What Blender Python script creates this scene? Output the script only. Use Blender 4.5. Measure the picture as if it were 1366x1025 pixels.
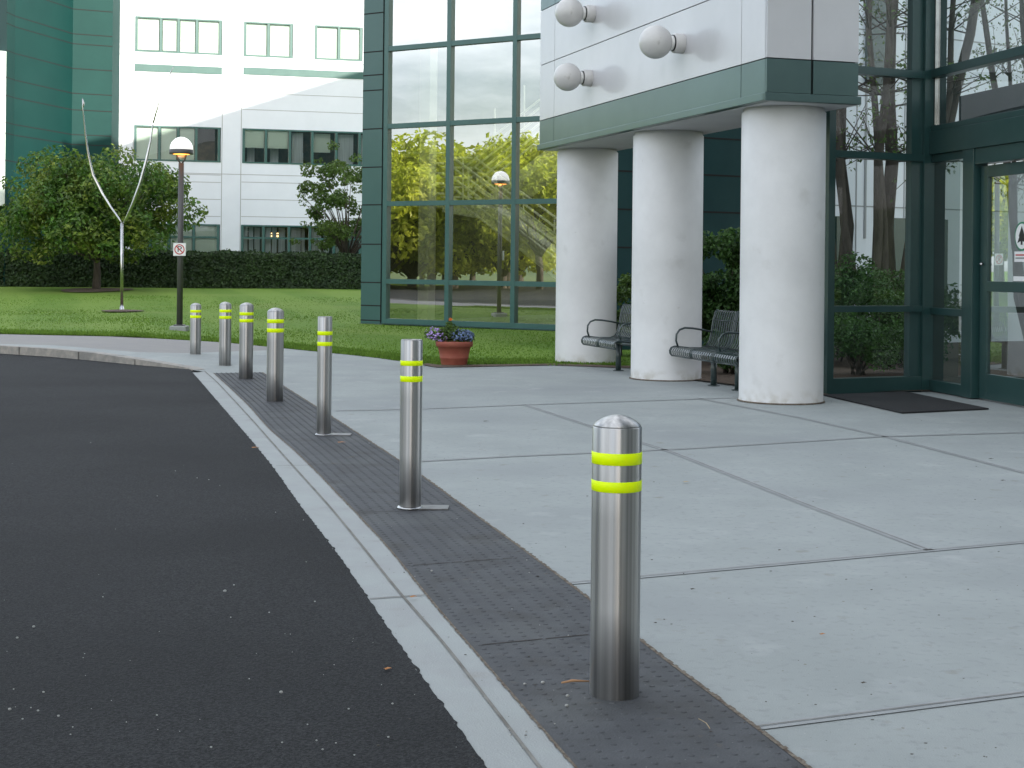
import bpy, bmesh, math, random
from math import sin, cos, pi, radians, sqrt
from mathutils import Vector, Matrix
for o in list(bpy.data.objects): bpy.data.objects.remove(o)
S = bpy.context.scene; COL = S.collection
# ------------------------------------------------------------------ camera, sky, sun, exposure
CAM_H = 1.46; FPX = 1980.0; CX, CY = 683.0, 352.0; ROLL = 0.0105     # photo is 1366 x 1025
cd = bpy.data.cameras.new('camera'); cam = bpy.data.objects.new('camera', cd); COL.objects.link(cam); S.camera = cam
cam.location = (0, 0, CAM_H); cam.rotation_euler = (pi/2, -ROLL, 0)
cd.sensor_width = 36; cd.lens = FPX/1366*36; cd.shift_y = -(512.5-CY)/1366; cd.clip_start = .05; cd.clip_end = 2000
SUN_EL = radians(24.2); SUN_TR = (-.5, .866)                          # horizontal direction the light travels
w = bpy.data.worlds.new('World'); S.world = w; w.use_nodes = True
nt = w.node_tree; bg = nt.nodes['Background']
sky = nt.nodes.new('ShaderNodeTexSky'); sky.sky_type = 'NISHITA'; sky.sun_disc = False
sky.sun_elevation = SUN_EL; sky.sun_rotation = math.atan2(-SUN_TR[0], -SUN_TR[1]); sky.dust_density = 2.5; sky.ozone_density = 1.0; sky.air_density = 1.0
tc = nt.nodes.new('ShaderNodeTexCoord'); mp = nt.nodes.new('ShaderNodeMapping'); mp.inputs['Scale'].default_value = (1, 1, 3.2)
nz = nt.nodes.new('ShaderNodeTexNoise'); nz.inputs['Scale'].default_value = 2.2; nz.inputs['Detail'].default_value = 7; nz.inputs['Roughness'].default_value = .58
rp = nt.nodes.new('ShaderNodeValToRGB'); rp.color_ramp.elements[0].position = .38; rp.color_ramp.elements[1].position = .68
mx = nt.nodes.new('ShaderNodeMix'); mx.data_type = 'RGBA'; mx.inputs[7].default_value = (10.3, 10.75, 11.2, 1)
nt.links.new(tc.outputs['Generated'], mp.inputs[0]); nt.links.new(mp.outputs[0], nz.inputs[0]); nt.links.new(nz.outputs[0], rp.inputs[0])
nt.links.new(rp.outputs[0], mx.inputs[0]); nt.links.new(sky.outputs[0], mx.inputs[6]); nt.links.new(mx.outputs[2], bg.inputs[0])
bg.inputs[1].default_value = .13
sl = bpy.data.lights.new('sun', 'SUN'); sun = bpy.data.objects.new('sun', sl); COL.objects.link(sun)
sl.energy = 4.0; sl.angle = radians(.5); sl.color = (1, .93, .82)
sd = Vector((SUN_TR[0]*cos(SUN_EL), SUN_TR[1]*cos(SUN_EL), -sin(SUN_EL)))
sun.rotation_euler = sd.to_track_quat('-Z', 'Y').to_euler(); sun.location = (20, -30, 30)
V = S.view_settings; V.view_transform = 'Standard'; V.look = 'None'; V.gamma = 1; V.exposure = 1.1; V.use_curve_mapping = False
S.render.engine = 'CYCLES'; S.cycles.max_bounces = 8; S.cycles.transparent_max_bounces = 16

# ------------------------------------------------------------------ pixel helpers (photo pixels -> points standing at a real depth)
def unroll(x, y):
    dx, dy = x-CX, y-CY
    return dx+ROLL*dy, dy-ROLL*dx
def at(x, y, Y):
    a, b = unroll(x, y); return Vector((a/FPX*Y, Y, CAM_H-b/FPX*Y))
def G(x, y, z=0.0):
    a, b = unroll(x, y); Y = (CAM_H-z)*FPX/b; return Vector((a/FPX*Y, Y, z))
def sm(a, b, x):
    t = min(1, max(0, (x-a)/(b-a))); return t*t*(3-2*t)
def left_rise(px): return .11*sm(0, 1, (268-px)/95)
def GH(x, y): return G(x, y, left_rise(x))
def H(X, Y):                                                      # height of the lawn
    px = CX+FPX*X/max(Y, 5)
    return (left_rise(px)+.012)*(1-sm(30, 45, Y)) + .36*sm(37, 58, Y)
class Wall:                                                       # a vertical plane: origin, direction, outward normal
    def __init__(s, O, d, n_flip=False):
        s.O = Vector((O[0], O[1])); s.d = Vector(d).normalized(); s.n = Vector((s.d.y, -s.d.x))
        if n_flip: s.n = -s.n
    def p(s, t, z, o=0.0):
        q = s.O+s.d*t+s.n*o; return Vector((q.x, q.y, z))
    def t(s, x, y=CY):
        r = unroll(x, y)[0]/FPX; return (r*s.O.y-s.O.x)/(s.d.x-r*s.d.y)
    def tz(s, x, y):
        t = s.t(x, y); Y = s.O.y+s.d.y*t; return t, CAM_H-unroll(x, y)[1]/FPX*Y
    def z(s, x, y): return s.tz(x, y)[1]
# ------------------------------------------------------------------ materials
M = {}
def mat(name, col, rough=.6, metal=0, var=None, scale=8, detail=6, bump=0, bscale=None, ramp=(.35, .65), coat=0, stretch=None, spec=.5, island=0, speck=None, trans=0, stain=None):
    m = bpy.data.materials.new(name); m.use_nodes = True; n = m.node_tree.nodes; l = m.node_tree.links; b = n['Principled BSDF']
    b.inputs['Roughness'].default_value = rough; b.inputs['Metallic'].default_value = metal; b.inputs['Specular IOR Level'].default_value = spec
    if coat: b.inputs['Coat Weight'].default_value = coat; b.inputs['Coat Roughness'].default_value = .12
    c4 = lambda c: (c[0], c[1], c[2], 1)
    b.inputs['Base Color'].default_value = c4(col); out = None
    t = n.new('ShaderNodeTexCoord'); src = t.outputs['Object']
    if stretch:
        q = n.new('ShaderNodeMapping'); q.inputs['Scale'].default_value = stretch; l.new(src, q.inputs[0]); src = q.outputs[0]
    if var:
        z = n.new('ShaderNodeTexNoise'); z.inputs['Scale'].default_value = scale; z.inputs['Detail'].default_value = detail; z.inputs['Roughness'].default_value = .62
        l.new(src, z.inputs[0]); r = n.new('ShaderNodeValToRGB'); r.color_ramp.elements[0].position = ramp[0]; r.color_ramp.elements[1].position = ramp[1]
        r.color_ramp.elements[0].color = c4(col); r.color_ramp.elements[1].color = c4(var); l.new(z.outputs[0], r.inputs[0]); out = r.outputs[0]
    def mixin(out, fac, color, mode='MIX'):
        k = n.new('ShaderNodeMix'); k.data_type = 'RGBA'; k.blend_type = mode; l.new(fac, k.inputs[0])
        if out: l.new(out, k.inputs[6])
        else: k.inputs[6].default_value = c4(col)
        k.inputs[7].default_value = c4(color); return k.outputs[2]
    if stain:                                                     # (colour, scale, lo, hi): big soft stains
        for (sc_, ss, lo, hi) in stain:
            z = n.new('ShaderNodeTexNoise'); z.inputs['Scale'].default_value = ss; z.inputs['Detail'].default_value = 5; l.new(src, z.inputs[0])
            r = n.new('ShaderNodeMapRange'); r.inputs[1].default_value = lo; r.inputs[2].default_value = hi; l.new(z.outputs[0], r.inputs[0]); out = mixin(out, r.outputs[0], sc_)
    if speck:                                                     # (colour, scale, threshold)
        for (sc_, ss, th) in speck:
            z = n.new('ShaderNodeTexVoronoi'); z.inputs['Scale'].default_value = ss; l.new(src, z.inputs[0])
            r = n.new('ShaderNodeMath'); r.operation = 'LESS_THAN'; r.inputs[1].default_value = th; l.new(z.outputs['Distance'], r.inputs[0]); out = mixin(out, r.outputs[0], sc_)
    if island:
        g = n.new('ShaderNodeNewGeometry'); hs = n.new('ShaderNodeHueSaturation'); r = n.new('ShaderNodeMapRange')
        r.inputs[3].default_value = 1-island; r.inputs[4].default_value = 1+island; l.new(g.outputs['Random Per Island'], r.inputs[0]); l.new(r.outputs[0], hs.inputs['Value'])
        if out: l.new(out, hs.inputs['Color'])
        else: hs.inputs['Color'].default_value = c4(col)
        out = hs.outputs[0]
    if out: l.new(out, b.inputs['Base Color'])
    if bump:
        z = n.new('ShaderNodeTexNoise'); z.inputs['Scale'].default_value = bscale or scale*4; z.inputs['Detail'].default_value = 5; l.new(src, z.inputs[0])
        k = n.new('ShaderNodeBump'); k.inputs['Strength'].default_value = bump; k.inputs['Distance'].default_value = .01; l.new(z.outputs[0], k.inputs['Height']); l.new(k.outputs[0], b.inputs['Normal'])
    if trans:                                                     # leaves let some light through
        tr = n.new('ShaderNodeBsdfTranslucent'); ms = n.new('ShaderNodeMixShader'); ms.inputs[0].default_value = trans
        if out: l.new(out, tr.inputs[0])
        else: tr.inputs[0].default_value = c4(col)
        l.new(b.outputs[0], ms.inputs[1]); l.new(tr.outputs[0], ms.inputs[2]); l.new(ms.outputs[0], n['Material Output'].inputs[0])
    M[name] = m; return m
def glass(name, tint, base, rough=0.0, gcol=(1, 1, 1)):
    m = bpy.data.materials.new(name); m.use_nodes = True; n = m.node_tree.nodes; l = m.node_tree.links; n.remove(n['Principled BSDF'])
    t = n.new('ShaderNodeBsdfTransparent'); t.inputs[0].default_value = (*tint, 1); g = n.new('ShaderNodeBsdfGlossy'); g.inputs[1].default_value = rough; g.inputs[0].default_value = (*gcol, 1)
    z = n.new('ShaderNodeTexNoise'); z.inputs['Scale'].default_value = .9; z.inputs['Detail'].default_value = 1; tc = n.new('ShaderNodeTexCoord'); l.new(tc.outputs['Object'], z.inputs[0])
    bp = n.new('ShaderNodeBump'); bp.inputs['Strength'].default_value = .12; bp.inputs['Distance'].default_value = .012; l.new(z.outputs[0], bp.inputs['Height']); l.new(bp.outputs[0], g.inputs['Normal'])
    lw = n.new('ShaderNodeFresnel'); lw.inputs[0].default_value = 1.5; mr = n.new('ShaderNodeMapRange'); mr.inputs[1].default_value = 0.04; mr.inputs[2].default_value = 1; mr.inputs[3].default_value = base; mr.inputs[4].default_value = 1
    l.new(lw.outputs[0], mr.inputs[0]); s = n.new('ShaderNodeMixShader'); l.new(mr.outputs[0], s.inputs[0]); l.new(t.outputs[0], s.inputs[1]); l.new(g.outputs[0], s.inputs[2]); l.new(s.outputs[0], n['Material Output'].inputs[0])
    M[name] = m; return m
mat('asphalt', (.0068, .0072, .0078), .85, var=(.030, .031, .033), scale=85, detail=6, bump=.8, bscale=120, ramp=(.42, .62), speck=[((.075, .078, .08), 95, .13), ((.002, .002, .002), 60, .14)], stain=[((.005, .0053, .006), .5, .42, .75), ((.022, .025, .028), 2.0, .6, 1.0)], spec=.25)
mat('concrete', (.268, .288, .278), .8, var=(.305, .325, .314), scale=1.4, bump=.25, bscale=160, stain=[((.235, .25, .25), .45, .48, .75), ((.37, .38, .375), 2.5, .6, .85), ((.21, .205, .175), 7, .64, .8), ((.235, .25, .245), 22, .55, .75)], speck=[((.16, .14, .11), 5.0, .03), ((.20, .20, .18), 11, .045), ((.37, .37, .35), 16, .04), ((.19, .19, .17), 27, .06)])
mat('gutter_concrete', (.315, .335, .325), .8, var=(.29, .30, .295), scale=3, bump=.3, bscale=150, stain=[((.27, .27, .25), 6, .62, .8)], speck=[((.15, .14, .12), 9, .035)])
mat('path_concrete', (.25, .24, .225), .85, var=(.23, .22, .215), scale=3, bump=.3, bscale=100)
mat('granite', (.36, .33, .29), .8, var=(.24, .23, .21), scale=9, bump=.8, bscale=30, stain=[((.16, .16, .15), 2, .5, .75)])
mat('joint', (.12, .11, .095), .9, var=(.22, .21, .19), scale=5)
mat('tooled_concrete', (.255, .267, .265), .75, var=(.305, .315, .312), scale=7, bump=.2, bscale=100)
mat('dark_joint', (.028, .022, .018), .95)
mat('grit', (.075, .05, .035), .95, var=(.20, .17, .13), scale=40, bump=1, bscale=80)
mat('tactile', (.040, .042, .046), .75, var=(.060, .063, .068), scale=6, bump=.3, bscale=120, stain=[((.078, .082, .082), 1.6, .52, .75), ((.032, .031, .030), 4, .52, .75), ((.085, .07, .055), 9, .66, .8)], speck=[((.2, .2, .19), 17, .04), ((.02, .02, .02), 23, .07)])
mat('grass', (.080, .160, .016), .9, var=(.125, .215, .026), scale=14, bump=.8, bscale=30, detail=9, ramp=(.3, .7), stain=[((.16, .225, .045), .22, .48, .72), ((.08, .14, .02), 2.5, .55, .85)], spec=.2)
mat('grass_blade', (.10, .185, .022), .8, var=(.14, .235, .032), scale=2, island=.25, trans=.3, spec=.3)
mat('mulch', (.06, .04, .028), .95, var=(.13, .09, .06), scale=30, bump=1, bscale=60)
mat('leaf_dark', (.035, .095, .018), .55, var=(.08, .17, .032), scale=1.2, island=.4, trans=.25)
mat('leaf_hedge', (.015, .036, .010), .7, var=(.032, .066, .015), scale=1.5, island=.45, trans=.15)
mat('leaf_mid', (.06, .12, .02), .5, var=(.10, .16, .028), scale=.8, island=.4, trans=.35)
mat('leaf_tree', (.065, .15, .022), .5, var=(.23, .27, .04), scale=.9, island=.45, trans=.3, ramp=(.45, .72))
mat('leaf_sun', (.36, .44, .03), .5, var=(.52, .54, .06), scale=.3, island=.4, trans=.55)  # leaf colour lightened to carry the sunlight on the mirrored trees
mat('bark', (.05, .040, .031), .9, var=(.10, .083, .066), scale=9, bump=.8, stretch=(1, 1, .25))
mat('steel', (.58, .568, .55), .38, 1, var=(.27, .264, .258), scale=3, stretch=(12, 12, .04), detail=5, ramp=(.32, .68))  # vertical reflection streaks are put into the base colour
def stripes(m, col, ang):
    n = m.node_tree.nodes; l = m.node_tree.links; b = n['Principled BSDF']; src = b.inputs['Base Color'].links[0].from_socket
    t = n.new('ShaderNodeTexCoord'); q = n.new('ShaderNodeMapping'); q.inputs['Rotation'].default_value = (0, 0, ang); l.new(t.outputs['Object'], q.inputs[0]); w_ = n.new('ShaderNodeTexWave'); w_.inputs['Scale'].default_value = .11; w_.inputs['Distortion'].default_value = 1.6; w_.inputs['Detail'].default_value = 2; w_.inputs['Detail Scale'].default_value = .8; l.new(q.outputs[0], w_.inputs[0])
    r = n.new('ShaderNodeMapRange'); r.inputs[1].default_value = .35; r.inputs[2].default_value = .65; r.inputs[4].default_value = .6; l.new(w_.outputs['Fac'], r.inputs[0]); x = n.new('ShaderNodeMix'); x.data_type = 'RGBA'; l.new(r.outputs[0], x.inputs[0]); l.new(src, x.inputs[6]); x.inputs[7].default_value = (*col, 1); l.new(x.outputs[2], b.inputs['Base Color'])
stripes(M['grass'], (.15, .235, .036), -.3)
b = M['steel'].node_tree.nodes['Principled BSDF']; b.inputs['Anisotropic'].default_value = .9; b.inputs['Anisotropic Rotation'].default_value = .25
tg = M['steel'].node_tree.nodes.new('ShaderNodeTangent'); tg.direction_type = 'RADIAL'; tg.axis = 'Z'; M['steel'].node_tree.links.new(tg.outputs[0], b.inputs['Tangent'])
mat('bright_steel', (.55, .55, .54), .24, 1, var=(.4, .4, .4), scale=4)
mat('dull_steel', (.22, .22, .22), .5, .6, var=(.15, .15, .15), scale=12)
mat('fluoro', (.82, 1, .0), .4, var=(.74, 1, .0), scale=60, spec=.2)
mat('white_panel', (.75, .79, .86), .42, var=(.71, .75, .82), scale=.9, bump=.03, bscale=2, coat=.25)
mat('canopy_panel', (.56, .55, .56), .36, var=(.50, .495, .50), scale=.8, coat=.35, stain=[((.44, .44, .44), 1.3, .6, .85)])
mat('green_panel', (.030, .092, .087), .42, var=(.038, .106, .10), scale=.7, coat=.3)
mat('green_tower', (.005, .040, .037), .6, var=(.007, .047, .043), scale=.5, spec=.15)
mat('green_frame', (.013, .046, .044), .40, var=(.017, .054, .051), scale=3, coat=.3)
mat('green_mullion', (.032, .100, .092), .42, var=(.042, .118, .108), scale=2, coat=.3)
mat('dark_green', (.010, .046, .050), .5, var=(.013, .054, .058), scale=1, spec=.2)
mat('seam', (.012, .013, .013), .9)
mat('seam_soft', (.34, .35, .36), .9)
mat('column_paint', (.66, .655, .645), .55, var=(.60, .595, .585), scale=2.2, bump=.08, bscale=40, stain=[((.50, .49, .47), 3.2, .64, .85), ((.42, .40, .36), 9, .72, .85)])
mat('band_paint', (.085, .135, .128), .38, .75, var=(.10, .155, .147), scale=1.2, coat=.15)
def grime(m, z0, col):
    n = m.node_tree.nodes; l = m.node_tree.links; b = n['Principled BSDF']; src = b.inputs['Base Color'].links[0].from_socket
    t = n.new('ShaderNodeTexCoord'); sx_ = n.new('ShaderNodeSeparateXYZ'); l.new(t.outputs['Object'], sx_.inputs[0]); z = n.new('ShaderNodeTexNoise'); z.inputs['Scale'].default_value = 7; z.inputs['Detail'].default_value = 8; l.new(t.outputs['Object'], z.inputs[0])
    r = n.new('ShaderNodeMapRange'); r.inputs[1].default_value = z0; r.inputs[2].default_value = 0; l.new(sx_.outputs[2], r.inputs[0]); k = n.new('ShaderNodeMath'); k.operation = 'MULTIPLY'; l.new(r.outputs[0], k.inputs[0])
    q = n.new('ShaderNodeMapRange'); q.inputs[1].default_value = .42; q.inputs[2].default_value = .62; l.new(z.outputs[0], q.inputs[0]); l.new(q.outputs[0], k.inputs[1])
    x = n.new('ShaderNodeMix'); x.data_type = 'RGBA'; l.new(k.outputs[0], x.inputs[0]); l.new(src, x.inputs[6]); x.inputs[7].default_value = (*col, 1); l.new(x.outputs[2], b.inputs['Base Color'])
grime(M['column_paint'], .16, (.42, .39, .33))
mat('soffit', (.55, .55, .55), .7, var=(.5, .5, .5), scale=2)
mat('globe', (.62, .60, .58), .32, var=(.56, .545, .53), scale=6, stain=[((.36, .34, .31), 9, .66, .8)])
mat('bench_metal', (.018, .036, .034), .32, var=(.03, .046, .046), scale=20, coat=.4)
mat('terracotta', (.29, .085, .05), .7, var=(.27, .065, .04), scale=8, bump=.3, bscale=60)
mat('petal', (.42, .30, .62), .6, island=.4); mat('petal_blue', (.14, .2, .34), .6, island=.4); mat('petal_orange', (.8, .25, .06), .6)
mat('lamp_pole', (.075, .074, .075), .5, var=(.06, .06, .06), scale=8)
mat('lamp_white', (.82, .81, .78), .3)
mat('lamp_dome', (.9, .9, .9), .3); b = M['lamp_dome'].node_tree.nodes['Principled BSDF']; b.inputs['Emission Color'].default_value = (1, .97, .93, 1); b.inputs['Emission Strength'].default_value = .35
mat('black_rubber', (.012, .012, .013), .85, var=(.02, .02, .021), scale=50, bump=.8, bscale=200)
mat('interior_dark', (.035, .045, .045), .8, var=(.05, .06, .06), scale=2)
mat('interior_white', (.76, .76, .66), .8, var=(.70, .70, .60), scale=1)
mat('interior_back', (.10, .11, .06), .8, var=(.15, .16, .08), scale=.6)
mat('rail_white', (.9, .9, .8), .5)
mat('floor_tile', (.34, .34, .33), .4, var=(.3, .3, .29), scale=2)
mat('blind', (.64, .70, .66), .8, var=(.58, .64, .61), scale=.6)
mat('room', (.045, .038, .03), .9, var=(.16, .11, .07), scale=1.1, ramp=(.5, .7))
mat('curtain', (.6, .62, .68), .9, var=(.4, .42, .48), scale=3, stretch=(8, 8, .2))
mat('sign_white', (.8, .8, .8), .4); mat('sign_black', (.012, .012, .012), .4); mat('sign_red', (.5, .03, .03), .4); mat('sign_green', (.03, .2, .1), .5)
mat('dead_leaf', (.45, .2, .06), .8, var=(.3, .13, .05), scale=60); mat('dead_leaf_pale', (.42, .34, .2), .8, var=(.3, .22, .13), scale=60); mat('dead_leaf_dark', (.05, .04, .03), .8)
mat('twig', (.36, .2, .1), .85); mat('pebble', (.34, .34, .32), .8); mat('hill', (.05, .09, .03), .95, var=(.09, .13, .04), scale=.08)
mat('office_wall', (.6, .6, .6), .6, var=(.5, .5, .5), scale=.3)
glass('glass_hall', (.92, .95, .72), .50); glass('glass_door', (.50, .60, .58), .40); glass('glass_upper', (.88, .95, .98), .22); glass('glass_clear', (.86, .92, .93), .04); glass('glass_office', (.86, .92, .89), .16)
m = bpy.data.materials.new('glow'); m.use_nodes = True; b = m.node_tree.nodes['Principled BSDF']; b.inputs['Emission Color'].default_value = (1, .33, .05, 1); b.inputs['Emission Strength'].default_value = 2.6; b.inputs['Base Color'].default_value = (.8, .4, .2, 1); M['glow'] = m
m = m.copy(); m.name = 'tube_glow'; b = m.node_tree.nodes['Principled BSDF']; b.inputs['Emission Color'].default_value = (1, .62, .25, 1); b.inputs['Emission Strength'].default_value = 2; M['tube_glow'] = m
# ------------------------------------------------------------------ mesh builder
class MB:
    def __init__(s): s.v = []; s.f = []; s.sm = []
    def add(s, vs, fs, smooth=False):
        k = len(s.v); s.v += [tuple(v) for v in vs]; s.f += [tuple(i+k for i in f) for f in fs]; s.sm += [smooth]*len(fs); return s
    def hexa(s, p):                                               # 8 corners: bottom 4 ccw, top 4
        return s.add(p, [(3, 2, 1, 0), (4, 5, 6, 7), (0, 1, 5, 4), (1, 2, 6, 5), (2, 3, 7, 6), (3, 0, 4, 7)])
    def box(s, c, sz, rz=0):
        x, y, z = sz[0]/2, sz[1]/2, sz[2]/2; R = Matrix.Rotation(rz, 3, 'Z'); c = Vector(c)
        return s.hexa([c+R@Vector(q) for q in [(-x, -y, -z), (x, -y, -z), (x, y, -z), (-x, y, -z), (-x, -y, z), (x, -y, z), (x, y, z), (-x, y, z)]])
    def wbox(s, W, t0, t1, z0, z1, o0, o1):
        if callable(z0): pass
        return s.hexa([W.p(t0, z0, o1), W.p(t1, z0, o1), W.p(t1, z0, o0), W.p(t0, z0, o0), W.p(t0, z1, o1), W.p(t1, z1, o1), W.p(t1, z1, o0), W.p(t0, z1, o0)])
    def wquad(s, W, t0, t1, z0, z1, o): return s.quad(W.p(t0, z0, o), W.p(t1, z0, o), W.p(t1, z1, o), W.p(t0, z1, o))
    def quad(s, a, b, c, d): return s.add([a, b, c, d], [(0, 1, 2, 3)])
    def lathe(s, prof, c=(0, 0, 0), n=32, smooth=True, ax=None):
        c = Vector(c); vs = []; fs = []
        Q = Vector(ax).to_track_quat('Z', 'Y').to_matrix() if ax else Matrix.Identity(3)
        for r, z in prof:
            for i in range(n):
                a = 2*pi*i/n; vs.append(c+Q@Vector((r*cos(a), r*sin(a), z)))
        m_ = len(prof)
        for j in range(m_-1):
            for i in range(n):
                fs.append((j*n+i, j*n+(i+1) % n, (j+1)*n+(i+1) % n, (j+1)*n+i))
        s.add(vs, fs, smooth)
        k = []
        if prof[0][0] > 1e-4: k.append(tuple(range(n-1, -1, -1)))
        if prof[-1][0] > 1e-4: k.append(tuple((m_-1)*n+i for i in range(n)))
        if k:
            base = len(s.v)-len(vs); s.f += [tuple(i+base for i in f) for f in k]; s.sm += [False]*len(k)
        return s
    def tube(s, pts, rad, n=8, smooth=True):
        pts = [Vector(p) for p in pts]; m_ = len(pts)
        if not isinstance(rad, (list, tuple)): rad = [rad]*m_
        vs = []; fs = []; up = Vector((0, 0, 1)); prev = None
        for j, p in enumerate(pts):
            d = (pts[min(j+1, m_-1)]-pts[max(j-1, 0)]).normalized()
            if prev is None: a = d.cross(up if abs(d.z) < .95 else Vector((1, 0, 0))).normalized()
            else: a = (prev-d*prev.dot(d)).normalized()
            prev = a; b_ = d.cross(a)
            for i in range(n):
                q = 2*pi*i/n; vs.append(p+(a*cos(q)+b_*sin(q))*rad[j])
        for j in range(m_-1):
            for i in range(n): fs.append((j*n+i, j*n+(i+1) % n, (j+1)*n+(i+1) % n, (j+1)*n+i))
        s.add(vs, fs, smooth); base = len(s.v)-len(vs)
        s.f += [tuple(base+i for i in range(n-1, -1, -1)), tuple(base+(m_-1)*n+i for i in range(n))]; s.sm += [False, False]
        return s
    def sphere(s, c, r, sc=(1, 1, 1), nu=24, nv=14):
        c = Vector(c); prof = [(max(1e-5, r*sin(pi*j/nv)), -r*cos(pi*j/nv)) for j in range(nv+1)]
        k = len(s.v); s.lathe(prof, (0, 0, 0), nu)
        for i in range(k, len(s.v)):
            q = s.v[i]; s.v[i] = (c.x+q[0]*sc[0], c.y+q[1]*sc[1], c.z+q[2]*sc[2])
        return s
    def build(s, name, m, parent=None, bevel=0, loc=None):
        me = bpy.data.meshes.new(name); me.from_pydata(s.v, [], s.f); me.validate(); 
        if len(me.polygons) == len(s.sm): me.polygons.foreach_set('use_smooth', s.sm)
        me.materials.append(M[m]); o = bpy.data.objects.new(name, me); COL.objects.link(o)
        if parent:
            o.parent = parent; o.matrix_parent_inverse = Matrix.Translation(-parent.location) if s_abs(parent) else Matrix.Identity(4)
        elif loc is not None:
            me.transform(Matrix.Translation(-Vector(loc))); o.location = loc
        if bevel:
            q = o.modifiers.new('bevel', 'BEVEL'); q.width = bevel; q.segments = 2; q.limit_method = 'ANGLE'; q.angle_limit = radians(40)
        return o
def s_abs(p):                                                     # things whose parts were written in world coordinates
    while p.parent: p = p.parent
    return bool(p.get('_abs'))
def build_at(self, name, m, parent, bevel=0):                     # part in world coordinates under an Empty placed in the world
    me_off = Vector((0, 0, 0)); p = parent
    while p: me_off += p.location; p = p.parent
    self.v = [tuple(Vector(v)-me_off) for v in self.v]
    return self.build(name, m, parent, bevel)
MB.at = build_at
def tag(o, label=None, cat=None, group=None, kind=None):
    if label: o['label'] = label
    if cat: o['category'] = cat
    if group: o['group'] = group
    if kind: o['kind'] = kind
    return o
def thing(name, loc, label, cat, group=None, rz=0):
    o = bpy.data.objects.new(name, None); COL.objects.link(o); o.location = loc; o.rotation_euler.z = rz; o.empty_display_size = .3
    return tag(o, label, cat, group)
def copy_tree(o, parent=None):
    c = o.copy(); COL.objects.link(c)
    if parent: c.parent = parent
    for ch in [x for x in bpy.data.objects if x.parent == o]: copy_tree(ch, c)
    return c
def struct(name, mb, m): return tag(mb.build(name, m), name.replace('_', ' '), kind='structure')
def resample(pts, n):
    L = [0]
    for a, b_ in zip(pts, pts[1:]): L.append(L[-1]+(b_-a).length)
    out = []
    for k in range(n):
        s_ = L[-1]*k/(n-1); j = 0
        while j < len(L)-2 and L[j+1] < s_: j += 1
        t = (s_-L[j])/max(1e-6, L[j+1]-L[j]); out.append(pts[j].lerp(pts[j+1], t))
    return out
def smooth_line(pts, n, it=6):
    r = resample(pts, n)
    for _ in range(it): r = [r[0]]+[(r[i-1]+r[i]*2+r[i+1])/4 for i in range(1, n-1)]+[r[-1]]
    return r
def poly(name, pts, m, dz=0):
    bm = bmesh.new(); f = bm.faces.new([bm.verts.new((p.x, p.y, p.z+dz)) for p in pts]); bmesh.ops.triangulate(bm, faces=[f])
    for f in bm.faces:
        if f.normal.z < 0: f.normal_flip()
    me = bpy.data.meshes.new(name); bm.to_mesh(me); bm.free(); me.materials.append(M[m]); o = bpy.data.objects.new(name, me); COL.objects.link(o)
    return tag(o, name.replace('_', ' '), kind='structure')
def strip(mb, A, B, dz=0):
    for i in range(len(A)-1):
        q = [A[i], A[i+1], B[i+1], B[i]]; mb.quad(*[(p.x, p.y, p.z+dz) for p in q])
    return mb
# ------------------------------------------------------------------ ground
Vz = lambda x, y, z=0: Vector((x, y, z))
def line_px(L, near=None):
    r = [GH(*p) for p in L]
    if near:                                                      # carry the line on towards and past the camera
        d = (r[0]-r[1]).normalized(); r = [r[0]+d*near]+r
    return r
E_ROAD = [(644.6, 1023), (582, 932), (524, 853), (493, 803), (441, 728.5), (400, 677), (368, 630), (341.6, 596.7), (316, 566.7), (292, 539), (270.8, 514), (257, 498)]
E_JOINT = [(719, 1025), (665, 956.6), (590.7, 857), (537, 799), (495, 745), (441.5, 679), (400, 625+8), (369.5, 599), (337, 562), (316, 539), (290, 511), (273, 496)]
E_TACL = [(765, 1023), (690, 936), (632, 869.5), (570, 797), (520, 733), (474.6, 685), (425, 633), (391, 600), (358.8, 573), (333, 543), (309.4, 520.6), (285, 498.5)]
E_TACR = [(1074.7, 1025), (1009, 970.6), (900, 892.5), (854, 856), (790, 803), (756.5, 778), (690, 728.5), (615.6, 675), (564, 636), (480, 581), (444.6, 558), (421, 543), (380, 517), (350, 497.5)]
def ext(L, k=7):
    d = L[0]-L[2]; d.z = 0; d.normalize(); return [L[0]+d*k, L[0]+d*k*.5]+L
road_e = smooth_line(ext([GH(*p) for p in E_ROAD]), 90, 4); joint_e = smooth_line(ext([GH(*p) for p in E_JOINT]), 90, 4)
tacl_e = smooth_line(ext([GH(*p) for p in E_TACL]), 90, 4); tacr_e = smooth_line(ext([GH(*p) for p in E_TACR]), 90, 4)
for L in (road_e, joint_e, tacl_e, tacr_e):
    for p in L: p.z = 0
FACE = [(257, 494), (252, 491.5), (230, 487), (175.7, 478.4), (124, 470), (73, 464.5), (0, 461.9)]
face = [G(x, y, left_rise(x)) for x, y in FACE]; face += [Vz(-13, 25.4, .11), Vz(-20, 27.2, .11), Vz(-32, 28, .11), Vz(-60, 27, .11)]
face = [face[0]]+smooth_line(face[1:], 50, 2)
BACK = [(240, 471.5), (183, 470), (124, 465), (73, 461), (0, 459)]
back = [G(x, y, left_rise(x)) for x, y in BACK]+[Vz(-13.2, 25.75, .11), Vz(-20, 27.5, .11), Vz(-32, 28.3, .11), Vz(-60, 27.3, .11)]
LAWN = [(380.7, 465), (293, 456.4), (200, 451.5), (146, 449), (0, 446)]
lawn_l = [G(x, y, left_rise(x)) for x, y in LAWN]+[Vz(-14, 28.8, .11), Vz(-20, 30.5, .11), Vz(-32, 31.3, .11), Vz(-60, 30.3, .11)]
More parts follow.
